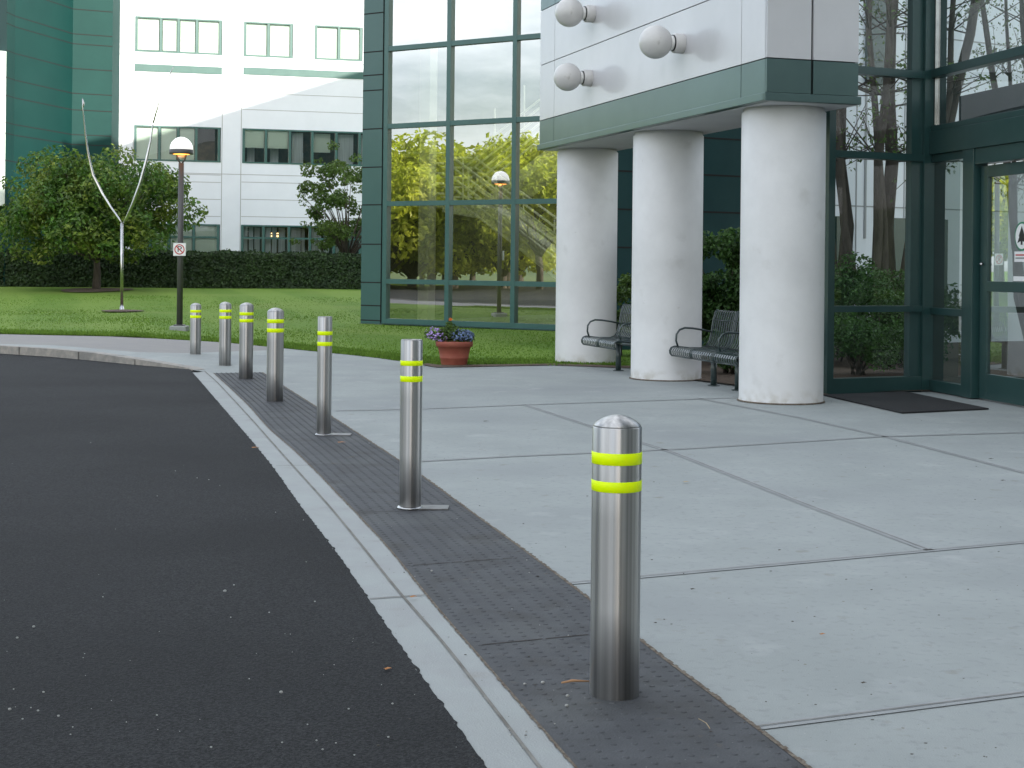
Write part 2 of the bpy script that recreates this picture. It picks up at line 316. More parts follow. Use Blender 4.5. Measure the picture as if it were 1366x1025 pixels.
lawn_r = [G(x, y) for x, y in [(500, 477), (563, 486.5), (582, 490), (660, 488.5), (737, 487), (841, 491), (931, 505), (984, 513), (1104, 527)]]
g = MB(); N_ = 40
R_ = [(-700, -500), (700, -500), (700, 900), (-700, 900)]
g.quad(*[(x, y, -.10) for x, y in R_]); struct('ground', g, 'grass')
# road
rp_ = [p.copy() for p in road_e]+[Vz(p.x, p.y) for p in face]
poly('road', rp_+[Vz(-60, -10), Vz(-20, -25), Vz(road_e[0].x, -25)], 'asphalt', -.004)
g = MB(); g.quad((-7.5, 15, -.02), (3, 15, -.02), (3, 22, -.02), (-7.5, 22, -.02)); struct('paving_base', g, 'concrete')
# strips of the flush kerb
a = MB(); strip(a, road_e, joint_e, .004); struct('gutter_strip', a, 'gutter_concrete')
a = MB(); strip(a, joint_e, tacl_e, .004); struct('flush_kerb', a, 'gutter_concrete')
a = MB(); strip(a, [p+Vz(-.005, -.003) for p in joint_e], [p+Vz(.006, .003) for p in joint_e], .008)
for (x, y, x2, y2) in [(493, 801, 566, 796), (368, 623, 413, 622), (306, 556, 330, 554), (581, 932, 686, 925)]:
    if x == 581: continue
    p, q = G(x, y), G(x2, y2); d = Vz(0, .006); a.quad(p-d+Vz(0, 0, .0085), q-d+Vz(0, 0, .0085), q+d+Vz(0, 0, .0085), p+d+Vz(0, 0, .0085))
struct('kerb_joint', a, 'joint')
a = MB(); rj = random.Random(3)                                   # ragged asphalt lip against the gutter
rr = resample(road_e[8:], 700)
wv = [.002+.009*abs(sin(i*.37)+.6*sin(i*1.31+1))*rj.random() for i in range(len(rr))]
for i in range(len(rr)-1):
    p, q = rr[i], rr[i+1]; a.quad((p.x-.035, p.y, -.0035), (q.x-.035, q.y, -.0035), (q.x+wv[i+1], q.y, .0065), (p.x+wv[i], p.y, .0065))
struct('asphalt_edge', a, 'asphalt')
# paving
plaza = [p.copy() for p in tacr_e]+[GH(285, 498.5), GH(273, 496), face[0]]+[p.copy() for p in face[1:] if p.x > -9]
bk = [back[4], back[3], back[2], back[1], back[0], GH(254, 471), GH(354, 467.6), GH(380.7, 465)]
plaza += bk+lawn_r+[Vz(8, 19.5), Vz(16, 19.5), Vz(16, -12), Vz(tacr_e[0].x, -12)]
poly('plaza_paving', plaza, 'concrete')
path = [GH(380.7, 465), GH(354, 467.6), GH(254, 471)]+back
poly('footpath', path+lawn_l[::-1], 'path_concrete')
a = MB()
kt = [p.copy() for p in face]; inner = []
for i, p in enumerate(kt):
    d = (kt[min(i+1, len(kt)-1)]-kt[max(i-1, 0)]).normalized(); n_ = Vector((-d.y, d.x, 0)); n_ = n_ if n_.y > 0 else -n_; inner.append(p+n_*.17)
fr = resample(kt, 2400); ir = resample(inner, 2400); acc = 0
for i in range(2399):
    acc += (fr[i+1]-fr[i]).length
    if acc > 1.45: acc = 0; continue
    z = .006; A, B_, C_, D_ = fr[i], fr[i+1], ir[i+1], ir[i]
    a.quad((A.x, A.y, -.03), (B_.x, B_.y, -.03), (B_.x, B_.y, B_.z+z), (A.x, A.y, A.z+z)); a.quad((A.x, A.y, A.z+z), (B_.x, B_.y, B_.z+z), (C_.x, C_.y, C_.z+z), (D_.x, D_.y, D_.z+z))
struct('kerb', a, 'granite')
a = MB(); strip(a, [p+Vz(0, .02) for p in fr], [Vz(p.x, p.y+.02, -.05) for p in fr]); struct('kerb_backing', a, 'joint')
# tactile strip with its domes
a = MB(); strip(a, tacl_e, tacr_e, .006)
cl = resample([(p+q)/2 for p, q in zip(tacl_e, tacr_e)], 2)
TL = resample(tacl_e, 300); TR = resample(tacr_e, 300)
L_ = sum((TL[i+1]-TL[i]).length for i in range(299)); rows = int(L_/.060); TL = resample(tacl_e, rows); TR = resample(tacr_e, rows)
for i in range(rows):
    p, q = TL[i], TR[i]; wd = (q-p).length; k = 10
    if p.y < 2.8: continue
    for j in range(k):
        c = p.lerp(q, (j+.6)/(k+.2)); pr = [(.0125, .006), (.008, .0090)]; n8 = 8
        vs = [(c.x+r*cos(2*pi*u/n8), c.y+r*sin(2*pi*u/n8), z) for r, z in pr for u in range(n8)]
        a.add(vs, [(u, (u+1) % n8, n8+(u+1) % n8, n8+u) for u in range(n8)]+[tuple(range(n8, 2*n8))])
struct('tactile_paving', a, 'tactile')
a = MB()
def seam_line(a, p, q, w_=.006, z=.009, jit=0):
    d = (q-p).normalized(); n_ = Vector((-d.y, d.x, 0))*w_; k = 24; pts = [p.lerp(q, i/k) for i in range(k+1)]
    for i in range(k):
        A, B_ = pts[i], pts[i+1]; a.quad(A-n_+Vz(0, 0, z), B_-n_+Vz(0, 0, z), B_+n_+Vz(0, 0, z), A+n_+Vz(0, 0, z))
for (x, y, x2, y2) in [(640, 863, 785, 849), (541, 757, 690, 746), (474, 685, 600, 682), (294, 509, 362, 508), (309, 520.6, 384, 519)]:
    seam_line(a, G(x, y), G(x2, y2), .005, .0075)
struct('tactile_joint', a, 'dark_joint')
a = MB()
rj = random.Random(5); rr = resample(tacr_e, 900)
for i in range(899):
    p, q = rr[i], rr[i+1]; w1 = .003+rj.random()*.009; a.quad((p.x-.008, p.y-.005, .0078), (q.x-.008, q.y-.005, .0078), (q.x+w1, q.y+w1*.5, .0078), (p.x+w1, p.y+w1*.5, .0078))
rr = resample(tacl_e, 700)
for i in range(699):
    p, q = rr[i], rr[i+1]; w1 = .003+rj.random()*.006; a.quad((p.x-w1, p.y-.003, .0078), (q.x-w1, q.y-.003, .0078), (q.x+.004, q.y, .0078), (p.x+.004, p.y, .0078))
struct('paving_grit', a, 'grit')
# tooled slab joints
JL = [[(448, 548.5), (562, 546), (700, 540.5), (985, 531)], [(541, 617), (680, 609.5), (900, 600), (1177, 583), (1366, 577.5), (1500, 572)], [(757, 779), (900, 766), (1240, 735), (1366, 723.5), (1500, 711)],
      [(1009, 971), (1366, 925.5), (1500, 909)], [(700, 540.5), (900, 605), (1081, 676), (1240, 735)], [(930, 531.5), (1066, 557.5), (1181, 583), (1366, 631), (1500, 664)], [(405, 501), (560, 499), (738, 497)], [(360, 487), (700, 489)]]
a = MB(); t_ = MB()
for k, L in enumerate(JL[:6]):
    P_ = [G(*p) for p in L]
    for p, q in zip(P_, P_[1:]): seam_line(t_, p, q, .03, .0035); seam_line(a, p, q, .003, .0065)
struct('slab_edging', t_, 'tooled_concrete'); struct('slab_joint', a, 'joint')
# lawn
front = smooth_line(lawn_l[::-1]+lawn_r, 140, 1); a = MB(); nj = 46; rows_ = []
for j in range(nj):
    v = (j/(nj-1))**1.25; row = []
    for i, p in enumerate(front):
        u = i/(len(front)-1); bx = -95+118*u; q = Vector((p.x+(bx-p.x)*v, p.y+(78-p.y)*v, 0)); q.z = H(q.x, q.y)+(.0 if j else -.005)+.02*sin(q.x*.9)*sin(q.y*.6)*sm(0, .1, v)*.6; row.append(q)
    rows_.append(row)
for j in range(nj-1):
    for i in range(len(front)-1): a.add([rows_[j][i], rows_[j][i+1], rows_[j+1][i+1], rows_[j+1][i]], [(0, 1, 2, 3)], True)
struct('lawn', a, 'grass')
rg = random.Random(11); a = MB()
def blade(a, x, y, z, h):
    an = rg.random()*2*pi; w_ = .008+rg.random()*.008; lx, ly = (rg.random()-.5)*h*.9, (rg.random()-.5)*h*.9
    a.add([(x-cos(an)*w_, y-sin(an)*w_, z), (x+cos(an)*w_, y+sin(an)*w_, z), (x+lx, y+ly, z+h)], [(0, 1, 2)])
fr2 = resample([p for p in front if p.x > -13], 4000)
for p in fr2:
    if p.x > 1.3 and p.y < 21: continue
    for _ in range(7):
        e = rg.random()**2*1.3; x, y = p.x+rg.gauss(0, .03), p.y+(.22 if p.y < 22 else -.02)+e; blade(a, x, y, max(H(x, y), p.z)-.005, .02+rg.random()*.03)
for _ in range(60000):
    Y = 20.5+rg.random()**1.7*30; X = (-.36+rg.random()*.44)*Y; px_ = CX+FPX*X/Y; lim = 21.3 if px_ > 560 else GH(max(0, px_), 444+16*sm(0, 380, px_)+12*sm(380, 500, px_)+9*sm(500, 563, px_)).y+.3
    if Y < lim or px_ > 1090: continue
    blade(a, X, Y, H(X, Y)-.01, .02+rg.random()*.022)
tag(a.build('grass_blades', 'grass_blade'), 'mown green grass of the lawn', 'grass', kind='stuff')
a = MB(); MBED = [G(563, 487.5), G(582, 491), G(737, 488), G(841, 492), G(931, 506), G(984, 514), G(1104, 528)]
strip(a, [p+Vz(0, 0, .010) for p in MBED], [p+Vz(.05, .22+.12*(i % 2), .018) for i, p in enumerate(MBED)]); struct('soil_edge', a, 'mulch')
a = MB(); a.quad((1.9, 19.6, .02), (3.3, 16.9, .02), (12, 20, .02), (12, 30, .02)); a.quad((1.9, 19.6, .02), (12, 30, .02), (6, 29, .02), (2.0, 24, .02)); struct('planting_bed', a, 'mulch')
# ------------------------------------------------------------------ foliage
def leaves(mb, clumps, n, size, rnd, asp=.55, fill=.35):
    tot = sum(c[1]*c[2]*c[3] for c in clumps)**1.0
    for (c, rx, ry, rz_) in clumps:
        k = max(4, int(n*rx*ry*rz_/tot)); c = Vector(c)
        for _ in range(k):
            u = Vector((rnd.gauss(0, 1), rnd.gauss(0, 1), rnd.gauss(0, 1))).normalized(); r = (fill+(1-fill)*rnd.random())**.6
            p = c+Vector((u.x*rx, u.y*ry, u.z*rz_))*r
            nrm = (u+Vector((rnd.gauss(0, .7), rnd.gauss(0, .7), rnd.gauss(.5, .6)))).normalized(); a_ = nrm.orthogonal().normalized(); a_ = Matrix.Rotation(rnd.random()*2*pi, 3, nrm)@a_; b_ = nrm.cross(a_)
            s_ = size*(.6+rnd.random()*.8); w_ = s_*asp; bend = nrm*s_*.18
            mb.add([p-a_*s_/2-bend, p+b_*w_/2, p+a_*s_/2-bend, p-b_*w_/2], [(0, 1, 2, 3)])
def crown_clumps(c, R, Rz, n, rnd, cr=.3, low=-1, shell=.55):
    out = []; c = Vector(c)
    while len(out) < n:
        u = Vector((rnd.gauss(0, 1), rnd.gauss(0, 1), rnd.gauss(0, 1))).normalized()
        if u.z < low: continue
        r = shell+(1-shell)*rnd.random(); k = R*cr*(.6+rnd.random()*.8)
        out.append((c+Vector((u.x*R, u.y*R, u.z*Rz))*r*(1-cr*.35), k, k, k*.72))
    return out
def make_tree(loc, label, R, Rz, hc, n, size, m, seed, group=None, nclump=70, trunk_r=.13, low=-.7, cr=.24, name='tree', fork=1.2, shell=.45):
    rnd = random.Random(seed); t = thing(name, loc, label, 'tree', group); cl_ = crown_clumps((0, 0, hc), R, Rz, nclump, rnd, cr, low, shell)
    mb = MB(); mb.tube([(0, 0, -.1), (.03, .02, fork*.5), (0, .05, fork)], [trunk_r*1.25, trunk_r, trunk_r*.85], 10)
    for c in cl_[:max(14, nclump//3)]:
        p = c[0]; mid = Vector((p.x*.45, p.y*.45, fork+(p.z-fork)*.55+.1)); mb.tube([(0, .03, fork-.1), mid, p], [trunk_r*.5, trunk_r*.28, trunk_r*.08], 6)
    mb.build('trunk', 'bark', t); mb = MB(); leaves(mb, cl_, n, size, rnd); mb.build('crown', m, t); return t
TR_P = at(128, 396, 54); tz = H(TR_P.x, 54)
make_tree((TR_P.x, 54, tz), 'broad round leafy tree on the lawn in front of the hedge at the far left', 3.5, 2.4, 2.85, 28000, .17, 'leaf_tree', 4, nclump=140, trunk_r=.13, cr=.2, low=-.75, name='round_tree')
P = at(470, 352, 61.5)
make_tree((P.x-.25, 61.5, H(P.x, 61.5)), 'loose airy young tree behind the hedge, half hidden by the glass hall', 2.65, 2.85, 3.35, 8500, .14, 'leaf_mid', 9, nclump=95, trunk_r=.08, cr=.125, low=-.8, name='young_tree')
# hedge
rnd = random.Random(2); hl = at(-60, 386, 57.5); hr = at(560, 386, 60.5); mb = MB(); core = MB()
for _ in range(26000):
    u = rnd.random(); f_ = rnd.random(); x = hl.x+(hr.x-hl.x)*u; y = hl.y+(hr.y-hl.y)*u; z0 = H(x, y); top = 1.46-.06+.04*sin(x*2.1)+.03*sin(x*5.3)
    if f_ < .7: p = Vector((x, y-.02-rnd.random()*.18, z0+rnd.random()*top))
    else: p = Vector((x, y+rnd.random()*1.1-.1, z0+top+rnd.gauss(0, .035)))
    nrm = Vector((rnd.gauss(0, .5), -1 if f_ < .7 else rnd.gauss(0, .6), rnd.gauss(.4, .6))).normalized(); a_ = Matrix.Rotation(rnd.random()*6.28, 3, nrm)@nrm.orthogonal().normalized(); b_ = nrm.cross(a_); s_ = .13*(.6+rnd.random()*.7)
    mb.add([p-a_*s_/2, p+b_*s_*.3, p+a_*s_/2, p-b_*s_*.3], [(0, 1, 2, 3)])
core.hexa([(hl.x, hl.y, 0), (hr.x, hr.y, 0), (hr.x, hr.y+1.1, 0), (hl.x, hl.y+1.1, 0), (hl.x, hl.y, 1.72), (hr.x, hr.y, 1.72), (hr.x, hr.y+1.1, 1.72), (hl.x, hl.y+1.1, 1.72)])
t = thing('hedge', ((hl.x+hr.x)/2, 59, .3), 'long clipped dark green hedge in front of the white office building', 'hedge'); mb.at('foliage', 'leaf_hedge', t); core.at('inner_growth', 'leaf_hedge', t)
# shrubs
def shrub(px, Y, w_, h_, n, size, m, seed, label, base=0.02, squash=.8, group=None):
    rnd = random.Random(seed); X = (px-CX)/FPX*Y; t = thing('shrub', (X, Y, base), label, 'shrub', group); mb = MB(); cl_ = crown_clumps((0, 0, h_*.5), w_/2, h_*.5, 34, rnd, .3, -.9, .5)
    leaves(mb, cl_, n, size, rnd, .6); mb.build('foliage', m, t); st = MB()
    for k in range(9):
        c = cl_[k][0]; st.tube([(rnd.gauss(0, .06), rnd.gauss(0, .06), -.03), (c.x*.4, c.y*.4, c.z*.5), c], [.018, .012, .005], 5)
    st.build('stem', 'bark', t); return t
shrub(972, 21.6, 2.0, 2.0, 17000, .075, 'leaf_dark', 21, 'tall dense green shrub behind the bench between the middle and right columns')
shrub(1030, 21.9, 1.6, 1.9, 5000, .085, 'leaf_dark', 22, 'dense green shrub behind the right column')
shrub(826, 23.6, .95, 1.42, 3200, .07, 'leaf_mid', 23, 'narrow loose shrub between the left and middle columns')
shrub(880, 23.4, 1.2, 1.3, 2500, .07, 'leaf_dark', 24, 'green shrub behind the middle column')
shrub(975, 19.9, .9, .55, 1700, .06, 'leaf_dark', 25, 'low shrub at the paving edge under the right bench')
shrub(1135, 22.6, 1.7, 1.75, 4200, .07, 'leaf_dark', 26, 'dark shrub seen through the left pane of the glass screen')
shrub(1215, 23.3, 1.9, 1.55, 4200, .07, 'leaf_dark', 27, 'dark shrub seen through the glass screen beside the corner post')
shrub(1150, 19.8, 1.2, .85, 3600, .05, 'leaf_dark', 28, 'low leafy ground shrub behind the lowest pane of the glass screen')
shrub(1222, 20.0, 1.1, .75, 3000, .05, 'leaf_dark', 29, 'low leafy ground shrub by the foot of the corner post')
shrub(1180, 21.6, 1.7, 1.25, 5200, .06, 'leaf_dark', 30, 'middle dark shrub behind the glass screen under the tree stems')
# many-stemmed tree behind the glass screen
rnd = random.Random(8); B0 = Vz(6.15, 24.4); t = thing('multi_stem_tree', B0, 'bare multi stemmed tree seen through the glass screen beside the entrance door', 'tree'); mb = MB(); tips = []
for (dx, dy, lean, r) in [(-.75, 0, (-1.9, .3), .075), (-.55, .1, (-.35, .2), .10), (-.25, -.1, (.25, -.2), .075), (-.05, .1, (.35, .3), .11), (.15, 0, (.9, -.2), .08), (.3, .15, (1.7, .2), .10), (-.4, -.1, (-1.1, -.3), .06), (.5, -.1, (.2, .1), .07), (.62, .1, (.7, 0), .06), (.02, -.15, (-.5, .1), .06), (-.65, .1, (-1.0, .2), .05)]:
    pts = [Vector((dx*.6, dy, -.05))]; 
    for k in range(1, 8):
        f_ = k/7; pts.append(Vector((dx+lean[0]*f_*.9+rnd.gauss(0, .04), dy+lean[1]*f_+rnd.gauss(0, .04), 7.5*f_)))
    mb.tube(pts, [r*1.1*(1.15-.6*k/7) for k in range(8)], 9)
    for k in range(3, 8):
        for _ in range(5):
            p = pts[k]; d = Vector((rnd.gauss(0, 1), rnd.gauss(0, .8), rnd.gauss(.6, .4)))*.6; q = p+d; q2 = q+Vector((rnd.gauss(0, .3), rnd.gauss(0, .3), rnd.gauss(.15, .25))); mb.tube([p, q, q2], [.014, .008, .003], 4); tips += [q, q2, (q+q2)/2]
mb.build('trunk', 'bark', t); mb = MB(); leaves(mb, [(p, .22, .22, .16) for p in tips], 2400, .075, rnd, fill=.1); mb.build('crown', 'leaf_mid', t)
c2 = copy_tree(t); c2.location = (9.2, 25.5, 0); c2.scale = (.7, .7, .9); c2.rotation_euler.z = 2.2; c2['label'] = 'bare multi stemmed tree seen through the upper panes over the entrance door'
# trees and rise of ground to the left of the picture, mirrored in the glazing
a = MB(); hp = []
for i in range(33):
    an = radians(150+i*3.6); 
    for r, z in ((90, -.08), (150, 6+3*sin(i*.7)), (240, 14+5*sin(i*.45))): hp.append((r*cos(an), r*sin(an)+20, z))
a.add(hp, [(i*3+j, i*3+j+1, (i+1)*3+j+1, (i+1)*3+j) for i in range(32) for j in range(2)], True); struct('hill', a, 'hill')
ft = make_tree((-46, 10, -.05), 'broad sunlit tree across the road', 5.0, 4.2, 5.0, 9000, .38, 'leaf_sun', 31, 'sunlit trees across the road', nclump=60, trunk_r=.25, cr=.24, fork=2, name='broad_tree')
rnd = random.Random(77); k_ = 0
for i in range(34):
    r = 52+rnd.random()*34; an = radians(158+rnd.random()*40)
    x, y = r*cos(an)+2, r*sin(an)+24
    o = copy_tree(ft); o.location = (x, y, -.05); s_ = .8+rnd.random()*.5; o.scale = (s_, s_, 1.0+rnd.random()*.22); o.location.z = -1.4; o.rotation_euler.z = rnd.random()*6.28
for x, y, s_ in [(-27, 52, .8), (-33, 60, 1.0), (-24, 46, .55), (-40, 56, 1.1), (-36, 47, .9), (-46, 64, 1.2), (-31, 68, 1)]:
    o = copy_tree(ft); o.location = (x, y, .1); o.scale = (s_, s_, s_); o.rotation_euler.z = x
# ------------------------------------------------------------------ far office building (white) with its green tower
P0 = at(321, CY, 66); WA = Wall((P0.x, 66), (.969, .2485))
tA0, tA1 = WA.t(140), WA.t(480)+16
bA = thing('office_building', WA.p(0, 0), 'white panelled three storey office building with green tower behind the hedge', 'building'); bA.rotation_euler.z = 0
HT = 15.5
mb = MB()
ROWS = {'a': (WA.z(321, 75), WA.z(321, 28.5)), 'b': (WA.z(321, 217.8), WA.z(321, 171.3)), 'c': (.55, WA.z(321, 300))}
WIN = [('a', [177, 211.5, 235, 259.5, 293.5], 0), ('a', [322, 355, 388], 0), ('a', [416.5, 449, 481], 0), ('b', [177, 211, 236, 260, 293], 0), ('b', [321.5, 353, 385, 415, 447, 478, 510], 0),
       ('c', [177, 200, 225, 258, 293], 1), ('c', [321, 351, 385, 413, 445, 480, 512], 1)]
# wall built in pieces round the openings
def wall_with_holes(mb, W, t0, t1, z0, z1, holes, o0, o1):
    zs = sorted({z0, z1, *[h[2] for h in holes], *[h[3] for h in holes]})
    for za, zb in zip(zs, zs[1:]):
        hs = sorted([h for h in holes if h[2] <= za+1e-6 and h[3] >= zb-1e-6]); t_ = t0
        for h in hs:
            if h[0] > t_: mb.wbox(W, t_, h[0], za, zb, o0, o1)
            t_ = h[1]
        if t_ < t1: mb.wbox(W, t_, t1, za, zb, o0, o1)
holes = [(WA.t(xs[0]), WA.t(xs[-1]), *ROWS[r]) for r, xs, k in WIN]
wall_with_holes(mb, WA, tA0, tA1, -.2, HT, holes, -.4, 0); mb.at('wall', 'white_panel', bA)
mb = MB()
for y in (2, 17): pass
for (x0, x1, yy) in [(177, 293.5, (118, 137+8, 231, 241, 264, 287)), (321, 500, (124, 146, 233, 243, 266, 289))]:
    for y in yy:
        z = WA.z(x0, y); mb.wbox(WA, WA.t(x0), WA.t(x1), z-.012, z+.012, -.01, .004)
for x in (176, 294.5, 320): mb.wbox(WA, WA.t(x)-.015, WA.t(x)+.015, .2, HT, -.01, .005)
for z in (10.42, 5.3, 13.4): mb.wbox(WA, tA0, tA1, z-.012, z+.012, -.01, .006)
mb.at('panel_joint', 'seam_soft', bA)
for x0, x1 in ((177, 293.5), (322, 512)):
    mb = MB(); z1 = WA.z(x0, 85 if x0 < 200 else 89.7); mb.wbox(WA, WA.t(x0), WA.t(x1), z1-.32, z1, 0, .03); mb.at('green_band', 'green_mullion', bA)
rnd = random.Random(6)
DARK = {('b', 3, 3), ('b', 4, 2), ('b', 4, 3), ('b', 4, 4), ('b', 4, 5), ('b', 4, 0), ('b', 4, 1), ('c', 6, 0), ('c', 6, 1), ('c', 6, 2), ('c', 6, 3)}
for wi, (r, xs, tr) in enumerate(WIN):
    z0, z1 = ROWS[r]; ts = [WA.t(x) for x in xs]; fr_ = MB(); f = .07
    fr_.wbox(WA, ts[0], ts[-1], z1-f, z1, -.14, .02); fr_.wbox(WA, ts[0], ts[-1], z0, z0+f, -.14, .02)
    for i, tt in enumerate(ts):
        a0 = tt if i == 0 else (tt-2*f if i == len(ts)-1 else tt-f*.8); fr_.wbox(WA, a0, a0+f*1.6, z0+f, z1-f, -.13, .018)
    if tr: fr_.wbox(WA, ts[0]+.1, ts[-1]-.1, z1-.62, z1-.54, -.12, .012)
    win = fr_.at('window', 'green_mullion', bA)
    q = MB(); q.wquad(WA, ts[0]+.02, ts[-1]-.02, z0+.02, z1-.02, -.065); q.at('pane', 'glass_office', win)
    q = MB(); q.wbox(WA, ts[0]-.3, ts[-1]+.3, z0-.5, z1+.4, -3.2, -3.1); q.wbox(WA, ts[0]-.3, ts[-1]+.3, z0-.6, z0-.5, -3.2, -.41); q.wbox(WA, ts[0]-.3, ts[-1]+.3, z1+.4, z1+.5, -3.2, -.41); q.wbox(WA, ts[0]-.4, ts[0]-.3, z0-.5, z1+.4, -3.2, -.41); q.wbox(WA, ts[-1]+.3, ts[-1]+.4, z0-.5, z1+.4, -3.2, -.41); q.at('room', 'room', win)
    BL = []; CU = []
    class _P:
        def __init__(s, L): s.L = L
        def wbox(s, *a): s.L.append(MB().wbox(*a))
    q = _P(BL); c_ = _P(CU)
    for i in range(len(ts)-1):
        full = (r, wi, i) not in DARK; t0, t1 = ts[i]+.08, ts[i+1]-.08
        if r == 'b' and wi == 4 and i in (0, 1): q.wbox(WA, t0, t1, z1-.85, z1-.06, -.11, -.09); c_.wbox(WA, t0+.2, t1-.35, z0, z0+.75, -1.2, -.8)
        elif r == 'b' and wi == 4 and i in (3,): q.wbox(WA, t0, t1-.15, z1-.95, z1-.1, -.4, -.35)
        elif r == 'b' and wi == 4 and i in (2, 4, 5): c_.wbox(WA, t0+.05, t0+.35+.1*i, z0, z1-.1, -.5, -.4); c_.wbox(WA, t1-.35, t1-.2, z0, z0+.6, -1.4, -1.1)
        elif r == 'c' and wi == 6 and i < 5:
            for u in range(3):
                w_ = (t1-t0)*(.18+.14*rnd.random()); x_ = t0+(t1-t0)*u/3+.05*rnd.random(); c_.wbox(WA, x_, x_+w_, z0, z1-.1, -.35-.2*u, -.3-.2*u)
        elif full: q.wbox(WA, t0, t1, z0+(.1*rnd.random() if r == 'a' else 0)+.02, z1-.06, -.11, -.09)
    for e in BL: e.at('blind', 'blind', win)
    for e in CU: e.at('curtain', 'curtain', win)
    if wi == 6:
        q = MB(); q.wbox(WA, ts[2]-.9, ts[2]-.1, z1-.5, z1-.42, -1.6, -1.4); q.wbox(WA, ts[2]-.8, ts[2]-.2, z1-.35, z1-.3, -2.2, -2.0); q.at('ceiling_lamp', 'tube_glow', win)
# tower
tw = [at(147, CY, 63.6), at(94, CY, 62.9), at(17, CY, 58.5), at(6, CY, 57.6), at(-60, CY, 64)]
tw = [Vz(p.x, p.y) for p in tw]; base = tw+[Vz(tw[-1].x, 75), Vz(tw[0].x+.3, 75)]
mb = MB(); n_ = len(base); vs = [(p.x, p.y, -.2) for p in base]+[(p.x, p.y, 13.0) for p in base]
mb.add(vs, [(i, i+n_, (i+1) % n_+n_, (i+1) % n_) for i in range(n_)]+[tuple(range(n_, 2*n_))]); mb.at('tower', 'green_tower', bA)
mb = MB()
for i in range(3):
    W_ = Wall((tw[i+1].x, tw[i+1].y), (tw[i].x-tw[i+1].x, tw[i].y-tw[i+1].y)); L__ = (tw[i]-tw[i+1]).length
    z = 1.0; k = 0
    while z < 13:
        mb.wbox(W_, 0, L__, z-.018, z+.018, -.02, .004+i*.001); k += 1; z += (1.05, 1.05, .42, 1.05, .7)[k % 5]
mb.at('tower_joint', 'seam', bA)
mb = MB(); W_ = Wall((tw[4].x, tw[4].y), (tw[3].x-tw[4].x, tw[3].y-tw[4].y))
mb.wbox(W_, -1, (tw[3]-tw[4]).length-.05, 3.5, 9.5, 0, .3); mb.at('ribbon_window', 'blind', bA)
mb = MB(); W2 = Wall((tw[1].x, tw[1].y), (tw[0].x-tw[1].x, tw[0].y-tw[1].y)); mb.wbox(W2, -.02, (tw[0]-tw[1]).length+.02, 13.002, 13.12, -.3, .05); mb.at('roof_edge', 'white_panel', bA)
# ------------------------------------------------------------------ glass stair hall
P0 = G(481, 432.5); WB = Wall((P0.x, P0.y), (.841, -.54)); HB = 20.4; tend = 8.2
bB = thing('glass_stair_hall', (P0.x, P0.y, 0), 'stair hall with tall green framed curtain glazing and a green panelled corner', 'building')
ts = [WB.t(515, 300)]; bay = WB.t(598, 270)-WB.t(515, 270); tx = [ts[0]+bay*k for k in range(5)]
zr = [.10]+[CAM_H-unroll(514, y)[1]/FPX*(WB.O.y+WB.d.y*ts[0]) for y in (375.4, 272.1, 169, 65.8)]; dzr = zr[3]-zr[2]
while zr[-1] < 11: zr.append(zr[-1]+dzr)
mb = MB(); mb.wbox(WB, 0, ts[0]-.12, .02, 12.2, -.35, 0)
dpt = 16.5; bk_ = -dpt
mb.hexa([WB.p(0, 0, -.352), WB.p(.25, 0, -.352), WB.p(.25, 0, bk_), WB.p(0, 0, bk_), WB.p(0, HB, -.352), WB.p(.25, HB, -.352), WB.p(.25, HB, bk_), WB.p(0, HB, bk_)])  # unseen side wall, kept this tall to throw shade on the far office
mb.at('corner_panel', 'green_panel', bB)
mb = MB()
for y in (18.4, 69.7, 100.7, 121, 172.4, 223.4, 273.5, 326, 377, 407.8, 427.5):
    z = WB.z(494, y); mb.wbox(WB, .0, ts[0]-.12, z-.013, z+.013, -.01, .004)
mb.wbox(WB, ts[0]-.13, ts[0]-.12, .02, 12, -.01, .02); mb.at('panel_joint', 'seam', bB)
mb = MB(); hw = .055
for i, tt in enumerate(tx): mb.wbox(WB, tt-hw, tt+hw, .02, zr[-1], -.12, .05)
for z in zr: mb.wbox(WB, tx[0]+hw, tx[-1]-hw, z-hw, z+hw, -.115, .045)
mb.wbox(WB, tx[0]-.11, tx[0]-hw-.002, .02, zr[-1], -.12, .0)
mb.at('frame', 'green_mullion', bB)
mb = MB(); mb.wbox(WB, -.05, tend, -.3, .02, -.3, -.02); mb.at('plinth', 'concrete', bB)
mb = MB(); mb.wbox(WB, tx[0]-.1, tend, .021, .044, -.1, .09); mb.at('sill', 'green_frame', bB)
for i in range(len(tx)-1):
    for z0, z1 in zip(zr, zr[1:]):
        mb = MB(); mb.wquad(WB, tx[i]+.04, tx[i+1]-.04, z0+.04, z1-.04, -.03); mb.at('window_pane', 'glass_hall', bB)
mb = MB(); mb.wbox(WB, ts[0]-.12, tend, zr[-1]+hw, zr[-1]+.5, -.35, .0); mb.wbox(WB, .3, tend, HB-.3, HB, -dpt, -9.0); mb.wbox(WB, .3, tend+8, 0, HB, -dpt-.3, -dpt); mb.at('upper_wall', 'white_panel', bB)
mb = MB(); mb.wbox(WB, .3, tend, -.1, .05, -9, -.13); mb.at('floor', 'floor_tile', bB)
mb = MB(); mb.wbox(WB, .3, tend, .05, 11, -9.2, -9); mb.wbox(WB, .26, .3, .05, 11, -9, -.36); mb.at('back_wall', 'interior_back', bB)
mb = MB(); mb.wbox(WB, tx[2]-.55, tend, .05, 2.6, -3.9, -3.8); mb.wbox(WB, tx[0]+.05, tx[0]+.35, .05, 11, -1.5, -1.2)
mb.at('inner_wall', 'interior_white', bB)
